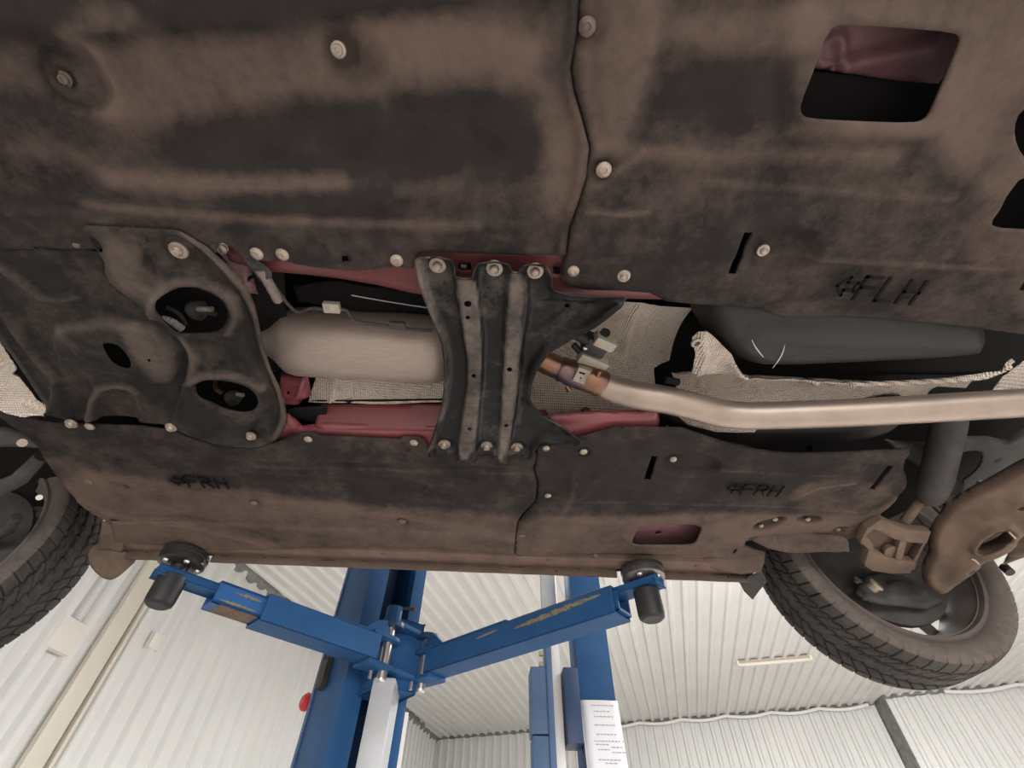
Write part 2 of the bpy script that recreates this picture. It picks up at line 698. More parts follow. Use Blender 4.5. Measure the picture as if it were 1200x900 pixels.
C0 = W(511, 864, HC)
A1 = W(290, 667, HC)
A1.z = C0.z
B3 = W(1024, 823, HC)
dA = (A1 - C0).normalized()
dB = (B3 - C0).normalized()
nA = Vector((-dA.y, dA.x, 0))
if nA.dot(Vector((3, 0, 0)) - C0) < 0:
    nA = -nA
nB = Vector((-dB.y, dB.x, 0))
if nB.dot(Vector((3, 0, 0)) - C0) < 0:
    nB = -nB
ribs = Vector((0.3113, 0.9503, 0))          # direction of the ceiling ribs
across = Vector((0.9503, -0.3113, 0))
# ceiling: ribs along `ribs`, pitch 0.20 m
o = C0 + across * 0 - ribs * 26
struct(clad('ceiling', Vector((o.x, o.y, HC + ZC)) - across * 9, across, ribs * 29, 140, 1, 0.20, M['clad'], (0, 0, -1), 0.03))
# wall on the left
La = 23.0
struct(clad('wall_left', Vector((C0.x, C0.y, 0)), dA, Vector((0, 0, HC + ZC)), int(La / 0.25), 1, 0.25, M['clad_wall'], nA, 0.045))
# far wall up to the step, then the part that stands forward
Lb = (B3 - C0).length
struct(clad('wall_back', Vector((C0.x, C0.y, 0)), dB, Vector((0, 0, HC + ZC)), int(Lb / 0.2), 1, Lb / int(Lb / 0.2), M['clad_wall'], nB, 0.026))
S1, S2 = W(1035, 815, HC), W(1200, 799, HC)
dS = (S2 - S1).normalized()
nS = Vector((-dS.y, dS.x, 0))
if nS.dot(Vector((3, 0, 0)) - S1) < 0:
    nS = -nS
struct(clad('wall_right', Vector((S1.x, S1.y, 0)), dS, Vector((0, 0, HC + ZC)), 50, 1, 0.2, M['clad_wall'], nS, 0.026))
Be = C0 + dB * Lb
ret = [Vector((Be.x, Be.y, 0)) - nB * 0.05, Vector((S1.x, S1.y, 0)) + nS * 0.03]
struct(prism('trim_1', [ret[0], ret[1], ret[1] + (ret[1] - ret[0]).cross(Z).normalized() * 0.02, ret[0] + (ret[1] - ret[0]).cross(Z).normalized() * 0.02],
             Z * (HC + ZC), M['flash_and_shade']))  # dark grey paints the shade on the side of the wall step
# wall behind the photographer with the open gate's daylight in front of it
struct(box('wall_front', (0.5, -7.6, 2.15), (30, 0.1, 4.3), M['clad_wall']))


def flashing(name, a, b, n, r, wob):
    """folded strip along the joint of wall and ceiling, its lower edge a little wavy"""
    a, b, n = Vector(a), Vector(b), Vector(n)
    L = (b - a).length
    k = max(2, int(L / 0.12))
    vs, fs = [], []
    for i in range(k + 1):
        p = a.lerp(b, i / k)
        w = wob * math.sin(i * 1.9) * 0.5
        vs += [p + n * (r + w) + Z * 0.02, p + n * (r * .9 + w) - Z * 0.05, p + n * 0.03 - Z * (r * 1.1 + w), p + n * 0.0 - Z * (r * 1.1 + w)]
    for i in range(k):
        for j in range(3):
            fs.append((i * 4 + j, i * 4 + j + 1, i * 4 + 5 + j, i * 4 + 4 + j))
    return struct(mesh(name, vs, fs, M['flash_and_shade'], None, False))


flashing('trim_2', C0, C0 + dA * 14, nA, 0.10, 0.05)
flashing('trim_3', C0, Be, nB, 0.055, 0.015)
flashing('trim_4', S1, S1 + dS * 9, nS, 0.055, 0.015)


def sleeve(a, b, n, spans, label):
    pts = []
    for i in range(spans * 8 + 1):
        t = i / (spans * 8)
        s = abs(math.sin(math.pi * t * spans))
        pts.append(Vector(a).lerp(Vector(b), t) + Vector(n) * 0.11 - Z * (0.055 + 0.05 * s))
    return tag(tube('cable_sleeve', pts, 0.03, M['white_tube'], None, 8), label, 'cable', 'white cable sleeves along the ceiling edge')


sleeve(C0.lerp(Be, 0.42), C0.lerp(Be, 0.985), nB, 6, 'white cable sleeve sagging along the ceiling edge left of the wall step')
sleeve(S1 + dS * 1.0, S1 + dS * 9, nS, 7, 'white cable sleeve sagging along the ceiling edge right of the wall step')

# cream steel post against the left wall
def on_wall_a(u, v):
    d = Vector(ray(u, v))
    o = Vector((0, 0, ZC))
    t = (C0 - o).dot(nA) / d.dot(nA)
    return o + d * t


p = on_wall_a(46, 850)
q = on_wall_a(72, 850)
cs = struct(prism('trim_5', [Vector((p.x, p.y, 0)) + nA * .02, Vector((q.x, q.y, 0)) + nA * .02, Vector((q.x, q.y, 0)) + nA * .07, Vector((p.x, p.y, 0)) + nA * .07],
                  Z * (HC + ZC), M['cream'], None, 0.008))
t5 = (q - p)
struct(prism('trim_6', [Vector((q.x, q.y, 0)) + nA * .02 + t5 * .25, Vector((q.x, q.y, 0)) + nA * .02 + t5 * .45, Vector((q.x, q.y, 0)) + nA * .07 + t5 * .45, Vector((q.x, q.y, 0)) + nA * .07 + t5 * .25],
             Z * (HC + ZC), M['cream'], None, 0.008))


def wall_box(name, u, v, s, label, parent_label):
    c = on_wall_a(u, v)
    b = thing(name, label, 'box', c)
    body = box('housing', c + nA * 0.03, (s, s, 0.04), M['white_plastic'], b, 0.012, (dA, Z, nA))
    box('cover', c + nA * 0.055, (s * .94, s * .94, 0.015), M['white_plastic'], b, 0.008, (dA, Z, nA))
    tube('conduit', [c + nA * .05 + Z * (s * .5), c + nA * .05 + Z * (HC + ZC - c.z)], 0.012, M['clad_wall'], b, 8)
    return b


wall_box('junction_box', 72, 745, 0.26, 'larger white square box on the left ribbed wall beside the tyre', '')
wall_box('junction_box', 178, 752, 0.15, 'smaller white box on the left ribbed wall below the lift arm end', '')

# tube lamp on the ceiling
lp, lq = W(865, 778, HC - 0.06), W(950, 771, HC - 0.06)
lamp = thing('tube_lamp', 'unlit cream batten lamp on the ribbed ceiling beside the rear tyre', 'lamp', (lp + lq) / 2)
ld = (lq - lp).normalized()
ln = ld.cross(Z)
box('housing', (lp + lq) / 2 + Z * 0.015, ((lq - lp).length, 0.075, 0.045), M['beige_plastic'], lamp, 0.006, (ld, ln, Z))
tube('diffuser', [lp - Z * 0.015, lq - Z * 0.015], 0.034, M['cream'], lamp, 12)
for s in (lp, lq):
    box('end_cap', s, (0.03, 0.085, 0.08), M['white_plastic'], lamp, 0.006, (ld, ln, Z))

# ------------------------------------------------------------------ the lift
PIN1, PIN2 = V(-0.335, 1.80, 0.63), V(-0.212, 1.915, 0.635)
lift = thing('car_lift', 'blue two-post lift column with two arms holding the car sill', 'lift', (-0.45, 2.0, 0))
ex = Vector((.819, .574, 0))
en = Vector((.574, -.819, 0))
C1 = Vector((-.4788, 1.9, 0))


def lc(s, n, z=0):
    return C1 + ex * s + en * n + Z * z


TOP = 3.05
wd, dp = .255, .30
# C-shaped column: left side with front flange and lip, back, right side with flange
prism('column', [lc(0, -dp), lc(0, 0), lc(.078, 0), lc(.078, -.055), lc(.070, -.055), lc(.070, -.010), lc(.010, -.010), lc(.010, -dp + .01),
                 lc(wd - .01, -dp + .01), lc(wd - .01, -.010), lc(.208, -.010), lc(.208, -.05), lc(.200, -.05), lc(.200, 0), lc(wd, 0), lc(wd, -dp)],
      Z * TOP, M['blue'], lift, 0.004)
prism('corner_trim', [lc(-.006, -dp), lc(-.006, -dp + .02), lc(-.001, -dp + .02), lc(-.001, -dp)], Z * TOP, M['blue_grey'], lift)
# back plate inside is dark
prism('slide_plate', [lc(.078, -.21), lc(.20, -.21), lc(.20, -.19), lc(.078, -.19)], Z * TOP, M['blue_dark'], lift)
prism('edge_cover', [lc(wd + .001, -.012), lc(wd + .016, -.012), lc(wd + .016, -.004), lc(wd + .001, -.004)], Z * 1.80, M['white_post'], lift)
# carriage
box('carriage', lc(.135, .045, ZC + .635), (.15, .17, .23), M['blue'], lift, 0.006, (ex, en, Z))
# long grey cover plate below the carriage
box('cover_plate', V(-.3235, 1.872, -.38), (.075, .15, 1.83), M['aluminium'], lift, 0.008)
for pn, lab in ((PIN1, None), (PIN2, None)):
    q = lift
    pin = tube('arm_pin', [pn - Z * .10, pn + Z * .085], 0.017, M['chrome'], lift, 20)
    bm = bmesh.new()
    lathe_bm(bm, [(0, -.012), (.014, -.012), (.018, -.006), (.018, 0), (0, 0)], pn - Z * .10, Z, 20)
    bm_obj('pin_head', bm, M['chrome'], pin, True)
# brackets of the carriage above and below the pins
for zz, th in ((ZC + .700, .016), (ZC + .553, .014)):
    a = lc(.06, .0, zz)
    b_ = lc(.215, .0, zz)
    ring = []
    for pn, st in ((PIN2, -50), (PIN1, -140)):
        for k in range(7):
            w = math.radians(st + 20 - k * 25 + 60) + 0.0
            ring.append(Vector((pn.x + .036 * math.cos(w), pn.y + .036 * math.sin(w), zz)))
    prism('bracket', [a, b_] + ring, Z * th, M['blue'], lift, 0.003)


def arm(pin, tip, base_h, hgt, wid, front_len, start, inner_len, tip_h, m_inner, worn):
    """telescopic arm from its pin towards the pad at tip"""
    pin, tip = Vector(pin), Vector(tip)
    d = Vector((tip.x - pin.x, tip.y - pin.y, 0)).normalized()
    s = Z.cross(d)
    if s.dot(Vector((0, -1, 0))) < 0:
        s = -s                                # towards the viewer
    p0 = Vector((pin.x, pin.y, ZC + base_h))
    a = p0 + d * start
    b_ = p0 + d * front_len
    bm = bmesh.new()
    # outer tube with a hollow end
    c = (a + b_) / 2 + Z * hgt / 2
    L = (b_ - a).length
    w = .006
    for cc, sz in ((Z * (hgt / 2 - w / 2), (L, wid, w)), (-Z * (hgt / 2 - w / 2), (L, wid, w)),
                   (s * (wid / 2 - w / 2), (L, w, hgt)), (-s * (wid / 2 - w / 2), (L, w, hgt))):
        box_bm(bm, c + cc, d, s, Z, *sz, 0.0)
    body = bm_obj('lift_arm', bm, M['blue'], lift, False)
    body.modifiers.new('edge', 'BEVEL').width = 0.004
    body.modifiers['edge'].segments = 2
    # clevis around the pin
    for zz in (0.0, hgt + .012):
        r = .040
        pl = [p0 + Z * zz + d * (start + .03) + s * wid * .5, p0 + Z * zz + d * (start + .03) - s * wid * .5]
        for k in range(9):
            an = -math.pi / 2 - math.pi * k / 8
            pl.append(p0 + Z * zz + d * (r * math.cos(an)) + s * (r * math.sin(an)))
        prism('clevis', pl, -Z * .014, M['blue'], body, 0.003)
    ie = inner_len
    i_w, i_h = wid - .018, hgt - .018
    ib = (b_ - d * .05 + (p0 + d * ie)) / 2 + Z * hgt / 2
    bm = bmesh.new()
    Li = (p0 + d * ie - b_ + d * .05).length
    w = .007
    for cc, sz in ((Z * (i_h / 2 - w / 2), (Li, i_w, w)), (-Z * (i_h / 2 - w / 2), (Li, i_w, w)),
                   (s * (i_w / 2 - w / 2), (Li, w, i_h)), (-s * (i_w / 2 - w / 2), (Li, w, i_h))):
        box_bm(bm, ib + cc, d, s, Z, *sz, 0.0)
    bm_obj('inner_arm', bm, m_inner, body)
    # tongue that carries the screw pad
    te = Vector((tip.x, tip.y, ZC + tip_h))
    ta = p0 + d * (ie - .10)
    ta.z = te.z
    tl = (te - ta).length
    td = (te - ta).normalized()
    ts = td.cross(Z)
    box('tongue', (ta + te) / 2 + td * .02, (tl + .05, .050, .020), M['blue'], body, 0.004, (td, ts, Z))
    return body, p0, d, s


T1, T2 = V(-.862, 1.300, 0), V(.455, 1.280, 0)
a1, p1, d1, s1 = arm(PIN1, T1, .565, .078, .092, .475, .060, .615, .615, M['blue_worn'], 0)
a2, p2, d2, s2 = arm(PIN2, T2, .565, .078, .088, .835, .050, .845, .630, M['blue'], 1)


def scrape(arm_o, p0, d, s, wid, hgt, l0, l1, z0, z1, wob, m):
    """patch of bare metal, a hair proud of the arm's front face"""
    top, bot = [], []
    n = 60
    for i in range(n + 1):
        t = i / n
        x = l0 + (l1 - l0) * t
        zc = z0 + (z1 - z0) * t
        h = wob * (math.sin(math.pi * t) ** .5) * (0.78 + 0.16 * math.sin(i * .7) + 0.12 * math.sin(i * 1.9 + 1) + .06 * math.sin(i * 4.1))
        top.append(p0 + d * x + s * (wid / 2 + .0006) + Z * (zc + h))
        bot.append(p0 + d * x + s * (wid / 2 + .0006) + Z * (zc - h * .8))
    vs = top + bot
    k = n + 1
    fs = [(i, i + 1, k + i + 1, k + i) for i in range(n)]
    mesh('scrape_mark', vs, fs, m, arm_o, False)


scrape(a2, p2, d2, s2, .088, .078, .47, .80, .046, .060, .011, M['scrape'])
scrape(a2, p2, d2, s2, .088, .078, .30, .40, .054, .060, .005, M['scrape'])
scrape(a2, p2, d2, s2, .088, .078, .44, .82, .0765, .0765, .0022, M['rust'])
scrape(a1, p1, d1, s1, .074, .078, .49, .60, .020, .020, .005, M['scrape'])
scrape(a1, p1, d1, s1, .074, .078, .485, .565, .050, .050, .006, M['scrape'])
# chain guard plates with a hump on the upper side of each arm
for body, p0, d, s, w, l0, l1 in ((a1, p1, d1, s1, .092, .02, .26), (a2, p2, d2, s2, .088, .02, .45)):
    q = p0 + Z * .079 + s * (w * .5 - .012)
    pl = [q + d * l0, q + d * l1, q + d * (l1 - .03) + Z * .012, q + d * (l0 + .10) + Z * .010, q + d * (l0 + .06) + Z * .045, q + d * (l0 + .02) + Z * .055]
    prism('guard_plate', pl, -s * .012, M['blue'], body, 0.002)
# locking rod with hook
tube('lock_rod', [PIN1 + Z * .08, PIN1 + Z * .13, PIN1 + Z * .135 + X * .05, PIN1 + Z * .135 + X * .075 - Z * .004], .006, M['dark_metal'], lift, 8)
prism('stop_sleeve', [PIN1 + Z * .085 + Vector((.03 * math.cos(k * .524), .03 * math.sin(k * .524), 0)) for k in range(12)], Z * .05, M['blue'], lift, .003)
prism('gear_segment', [PIN1 + Z * .078 + Vector((.045 * math.cos(k * .524), .045 * math.sin(k * .524), 0)) for k in range(12)], -Z * .018, M['blue_dark'], lift, .003)
prism('gear_segment', [PIN2 + Z * .078 + Vector((.045 * math.cos(k * .524), .045 * math.sin(k * .524), 0)) for k in range(12)], -Z * .018, M['blue_dark'], lift, .003)
for q in (PIN1, PIN2):
    tube('fixing_stud', [q + Vector((-.03, -.045, -.09)), q + Vector((-.03, -.045, -.115))], .006, M['chrome'], lift, 8)


def pad(tip, arm_o, top_h, rubber_m, steel_m):
    o = Vector((tip.x, tip.y, ZC))
    p = lathe('pad_screw', [(0, .630), (.024, .630), (.024, top_h - .034), (.018, top_h - .034), (.018, top_h - .02), (0, top_h - .02)], o, Z, steel_m, arm_o, 24)
    lathe('pad_cap', [(0, .535), (.026, .535), (.034, .541), (.036, .552), (.037, .612), (.030, .616), (0, .616)], o, Z, M['rubber'], arm_o, 28)
    lathe('pad_plate', [(0, top_h - .032), (.052, top_h - .032), (.061, top_h - .026), (.061, top_h - .012), (0, top_h - .012)], o, Z, steel_m, arm_o, 36)
    lathe('pad_rubber', [(0, top_h - .012), (.058, top_h - .012), (.063, top_h - .008), (.062, top_h + .004), (.055, top_h + .008), (0, top_h + .008)], o, Z, rubber_m, arm_o, 36)
    for k in range(3):
        an = math.radians(-80 + 75 * k - 40)
        q = o + Vector((.045 * math.cos(an), .045 * math.sin(an), top_h - .032))
        lathe('pad_bolt', [(0, -.006), (.006, -.005), (.0085, 0), (0, .002)], q, Z, M['chrome'], arm_o, 10)


M['pad_steel'] = mat('greasy_dark_steel', (0.055, 0.048, 0.045), 0.38, 0.6, var=0.3, scale=40)
M['pad_steel_clean'] = mat('greasy_grey_steel', (0.20, 0.18, 0.165), 0.3, 0.8, var=0.3, scale=40)
pad(T1, a1, 0.677, M['rubber'], M['pad_steel'])
pad(T2, a2, 0.677, M['rubber'], M['pad_steel_clean'])

# red cap seen past the column
c = WY(357, 822, 2.22)
rc = thing('emergency_button', 'small red cap peeking out behind the left edge of the blue lift column', 'button', c)
lathe('button_head', [(0, -.03), (.02, -.028), (.032, -.015), (.032, .0), (.02, .012), (0, .012)], c, (-.75, -.6, .1), M['red_plastic'], rc, 20)
lathe('collar', [(0, .012), (.022, .012), (.022, .05), (0, .05)], c, (.75, .6, -.1), M['cream'], rc, 16)
box('bracket', c + Vector((.07, .02, 0)), (.11, .05, .03), M['blue'], rc, 0.003)
# dark latch at the column's left edge
box('latch', lc(-.012, -.2, ZC + .62), (.02, .05, .10), M['dark_metal'], lift, .003, (ex, en, Z))

# second column behind, with the control boxes and the paper notice
Y2 = 2.80


def q2(u, v, y=Y2):
    return WY(u, v, y)


def upright(name, u0, u1, v, y, z0, z1, depth, m, parent, bev=.006):
    a, b_ = q2(u0, v, y), q2(u1, v, y)
    return box(name, ((a.x + b_.x) / 2, y + depth / 2, (z0 + z1) / 2), (b_.x - a.x, depth, z1 - z0), m, parent, bev)


lift2 = thing('lift_column', 'farther blue lift column with narrow side boxes behind the right arm', 'lift', (.6, 2.9, 0))
upright('column', 672.5, 710, 735, Y2, 0, ZC + 1.62, .22, M['blue'], lift2)
upright('control_box', 659, 676, 770, Y2 - .05, q2(0, 857).z, q2(0, 765).z, .16, M['blue_dark'], lift2)
upright('cable_duct', 647.5, 657.5, 800, Y2 + .01, 0, ZC + 1.06, .05, M['white_post'], lift2, .003)
upright('power_unit', 623, 645, 800, Y2 - .02, 0, q2(0, 846).z - .003, .14, M['blue_grey'], lift2)
upright('power_unit', 622, 644, 800, Y2 - .02, q2(0, 846).z + .003, q2(0, 763).z, .14, M['blue_grey'], lift2)
upright('rail', 641, 648, 800, Y2 - .03, 0, ZC + 1.05, .14, M['blue_grey'], lift2, .004)
upright('pipe', 634, 652, 690, Y2 + .25, ZC + 1.05, ZC + 1.9, .06, M['aluminium'], lift2, .02)
for vv in (766, 779):
    a = q2(634, vv, Y2)
    box('hinge', a, (.022, .03, .022), M['beige_plastic'], lift2, .002)
# paper notice taped to the column: a slightly curled sheet stack
pt = q2(678, 821).z
sheet = thing('paper_notice', 'white printed paper sheet hanging on the farther blue column', 'notice', (.63, Y2 - .01, pt - .4))
xa, xb = q2(681, 822).x, q2(723, 822).x
vs, fs = [], []
n = 24
for i in range(n + 1):
    z = pt - .62 * i / n
    off = .012 + .05 * (i / n) ** 1.6
    for k in range(6):
        vs.append((xa + (xb - xa) * k / 5 + .006 * (i / n), Y2 - off - .006 * math.sin(math.pi * k / 5), z))
for i in range(n):
    for k in range(5):
        fs.append((i * 6 + k, i * 6 + k + 1, i * 6 + 7 + k, i * 6 + 6 + k))
sh = mesh('page', vs, fs, M['paper'], sheet)
sm = sh.modifiers.new('thickness', 'SOLIDIFY')
sm.thickness = .0015
sm.offset = 0
# a second sheet behind, its edge showing at the left
vs2 = [(x - .006, y + .006, z) for x, y, z in vs]
sh2 = mesh('page', vs2, fs, M['paper'], sheet)
rows = [(828, .25, .85), (835, .3, .7), (841, .3, .78), (851, .28, .82), (862, .3, .8), (870, .22, .95), (874, .25, .6), (877, .66, .98), (880, .3, .6), (883, .66, .98), (892, .28, .85), (896, .45, .75)]
bm = bmesh.new()
for vv, k0, k1 in rows:
    zz = q2(700, vv).z
    i = (pt - zz) / .62
    off = .012 + .05 * i ** 1.6 + .008
    xx0, xx1 = xa + (xb - xa) * k0, xa + (xb - xa) * k1
    x = xx0
    while x < xx1:
        wl = random.uniform(.006, .02)
        box_bm(bm, (x + wl / 2, Y2 - off, zz), X, Y, Z, min(wl, xx1 - x + .002), .0006, .0042)
        x += wl + .004
bm_obj('print', bm, M['ink'], sheet)['kind'] = 'stuff'

box('rust_patch', p1 + d1 * .535 + Z * .0088, (.110, .070, .001), M['rust'], a1, 0, (d1, s1, Z))

# ------------------------------------------------------------------ the car
car = thing('car', 'red car raised on the lift, its dirty underbody, exhaust and two wheels seen from below', 'car', (-.1, .567, ZC + .38))
H = .70
FP = flat(H)

_bolt = {}


def bolt_mesh(kind):
    if kind in _bolt:
        return _bolt[kind]
    bm = bmesh.new()
    seg = 14
    prof = {'flange': [(0, -.0105), (.0042, -.0105), (.0050, -.0098), (.0050, -.0085), (.0068, -.0100), (.0076, -.0092), (.0082, -.004), (.0135, -.0034), (.0140, -.0018), (.0140, .001), (0, .001)],
            'screw': [(0, -.0045), (.0026, -.0045), (.0030, -.0060), (.0052, -.0056), (.0060, -.0030), (.0085, -.0022), (.0088, .001), (0, .001)],
            'clip': [(0, -.0030), (.0035, -.0030), (.0042, -.0045), (.0062, -.0036), (.0095, -.0014), (.0100, .001), (0, .001)],
            'stud': [(0, -.020), (.0035, -.019), (.0040, -.010), (.0080, -.010), (.0088, -.008), (.0088, .001), (0, .001)]}[kind]
    lathe_bm(bm, prof, (0, 0, 0), Z, seg)
    bmesh.ops.recalc_face_normals(bm, faces=bm.faces)
    me = bpy.data.meshes.new('bolt_' + kind)
    bm.to_mesh(me)
    bm.free()
    me.materials.append(M['zinc'])
    me.polygons.foreach_set('use_smooth', [True] * len(me.polygons))
    me.set_sharp_from_angle(angle=math.radians(40))
    _bolt[kind] = me
    d = me.copy()
    d.materials[0] = M['bolt_dark']
    _bolt[kind + '_dark'] = d
    return me


def bolt(parent, u, v, h, kind='screw', s=1.0, dark=False, at=None):
    bolt_mesh(kind)
    o = bpy.data.objects.new('bolt', _bolt[kind + ('_dark' if dark else '')])
    o.scale = (s, s, s)
    COL.objects.link(o)
    p = W(u, v, h) if at is None else at
    o.location = p
    o.rotation_euler = (random.uniform(-.05, .05), random.uniform(-.05, .05), random.uniform(0, 6))
    setp(o, parent)
    return o


GLYPH = {'F': [((0, 0), (0, 1)), ((0, 1), (.62, 1)), ((0, .53), (.5, .53))],
         'L': [((0, 0), (0, 1)), ((0, 0), (.6, 0))],
         'H': [((0, 0), (0, 1)), ((.62, 0), (.62, 1)), ((0, .52), (.62, .52))],
         'R': [((0, 0), (0, 1)), ((0, 1), (.42, 1)), ((.42, 1), (.58, .88)), ((.58, .88), (.58, .66)), ((.58, .66), (.42, .53)), ((.42, .53), (0, .53)), ((.3, .53), (.62, 0))]}
ARROW = [(-.98, .52), (-.62, .92), (-.62, .70), (-.22, .70), (-.22, .34), (-.62, .34), (-.62, .12)]


def strokes(name, segs, size, w, m, parent, loc, angle):
    bm = bmesh.new()
    for p, q in segs:
        a, b = Vector((*p, 0)) * size, Vector((*q, 0)) * size
        d = b - a
        L = d.length
        d.normalize()
        box_bm(bm, (a + b) / 2, d, Vector((-d.y, d.x, 0)), Z, L + w, w, .003)
    o = bm_obj(name, bm, m, None)
    o.rotation_euler = (math.pi, 0, angle)
    o.location = loc
    setp(o, parent)


def lettering(parent, s, u, v, h, size, m, angle=0.0):
    """moulded letters in the plane of the panel, with the hollow arrow in front of them"""
    segs = []
    for k, ch in enumerate(s):
        segs += [((p[0] + k * .92, p[1]), (q[0] + k * .92, q[1])) for p, q in GLYPH[ch]]
    strokes('lettering', segs, size, size * .13, m, parent, W(u, v, h), angle)
    n = len(ARROW)
    strokes('arrow', [(ARROW[i], ARROW[(i + 1) % n]) for i in range(n)], size, size * .11, m, parent, W(u, v, h), angle)


# ---- floor pan and outer shell above the covers
pan = mesh('floor_pan', [V(-2.3, -.30, .93), V(1.9, -.30, .93), V(1.9, 1.37, .93), V(-2.3, 1.37, .93)], [(0, 1, 2, 3)], M['black'], car, False)
pan.modifiers.new('t', 'SOLIDIFY').thickness = .02
shell_prof = [(1.318, .690), (1.345, .735), (1.365, .80), (1.375, .95), (1.385, 1.15), (1.38, 1.40)]


def side(sgn):
    out = []
    xs = np.linspace(-2.3, 1.95, 86)
    vs, fs = [], []
    for y, h in shell_prof:
        yy = y if sgn > 0 else 2 * .567 - y
        vs += [V(x, yy, h) for x in xs]
    n = len(xs)
    for j in range(len(shell_prof) - 1):
        for i in range(n - 1):
            xm = (xs[i] + xs[i + 1]) / 2
            hm = (shell_prof[j][1] + shell_prof[j + 1][1]) / 2
            if ((xm - 1.19) ** 2 + (hm - .80) ** 2) < .40 ** 2 or ((xm + 1.50) ** 2 + (hm - .76) ** 2) < .40 ** 2 or xm > 1.45 and hm < 1.12:
                continue
            if (xm < -1.05 or xm > .82) and hm < .72:
                continue
            fs.append((j * n + i, j * n + i + 1, (j + 1) * n + i + 1, (j + 1) * n + i))
    return mesh('body_side', vs, fs, M['red'], car)


side(1)
side(-1)

# ---- left front cover (fills the upper left of the view)
seamL = [(663, 300), (667, 267), (677, 240), (687, 207), (690.5, 173), (682, 140), (672, 107), (668, 80), (675, 43), (678, 0)]
top_y = -.235
w0 = flat(H)


def loc(x, y):
    return (x, y)


def edge_world(l, extra):
    return FP.pts(l) + list(extra)


LF_out = edge_world(
    [(0, 291), (60, 291), (90, 291), (150, 291), (222, 291), (240, 288), (263, 283), (276, 290), (286, 303), (311, 305), (331, 305), (352, 308), (373, 311.5), (398, 314), (420, 315.5), (440, 314), (453, 311.5), (485, 313),
     (487, 303), (491, 296), (500, 294), (540, 295.5), (600, 298), (640, 299.5), (652, 300)] + seamL, [(.072, -.1), (.072, top_y), (-1.38, top_y), (-1.38, .36)])
fLF = [
    ('ridge', FP.pts([(60, 231), (130, 245), (250, 253), (400, 260), (520, 263), (600, 267)]), .008, .0035),
    ('flat', FP.pts([(-100, 262), (60, 240), (250, 258), (400, 264), (600, 270), (640, 320), (300, 330), (-100, 310)]), .004, .006),
    ('flat', FP.pts([(240, 224), (330, 217), (452, 214), (455, 250), (300, 251)]), .0025, .004),
    ('flat', FP.pts([(24, 60), (60, 44), (95, 52), (118, 82), (134, 112), (120, 134), (75, 128), (45, 108)]), -.010, .012),
    ('dish', FP.px(76, 92), .026, .010, .014), ('dish', FP.px(76, 92), .012, -.010, .006),
    ('flat', FP.pts([(372, 55), (395, 28), (430, 32), (452, 68), (452, 92), (425, 112), (385, 98)]), -.006, .02),
    ('dish', FP.px(397, 60), .021, -.010, .010), ('dish', FP.px(397, 60), .007, .004, .005),
    ('flat', FP.pts([(-60, -60), (55, -60), (75, 25), (90, 34), (165, 32), (160, -70), (660, -90), (660, 15), (420, 16), (345, 35), (180, 38), (95, 52), (40, 30), (-60, 30)]), .007, .012),
    ('flat', FP.pts([(120, 150), (200, 128), (400, 120), (600, 112), (665, 130), (690, 185), (688, 205), (640, 210), (400, 210), (130, 205)]), -.005, .035),
    ('ridge', FP.pts([(672, -20), (668, 43), (661, 80), (665, 110), (676, 145), (683, 174), (679, 207), (669, 240), (660, 268), (656, 296)]), .008, .0075),
    ('flat', FP.pts([(285, 285), (312, 287), (345, 290), (345, 320), (285, 320)]), -.003, .006),
    ('dish', FP.px(464, 305), .014, -.004, .006), ('dish', FP.px(404, 303), .011, -.006, .005),
    ('ridge', FP.pts([(282, 277), (330, 280), (420, 287), (450, 285), (465, 279)]), .004, .0012),
    ('ridge', FP.pts([(0, 245), (60, 250), (130, 262)]), .015, .003),
    ('func', lambda a, b: .0025 * np.sin(a * 9 + 1) * np.sin(b * 13 + .5)),
]
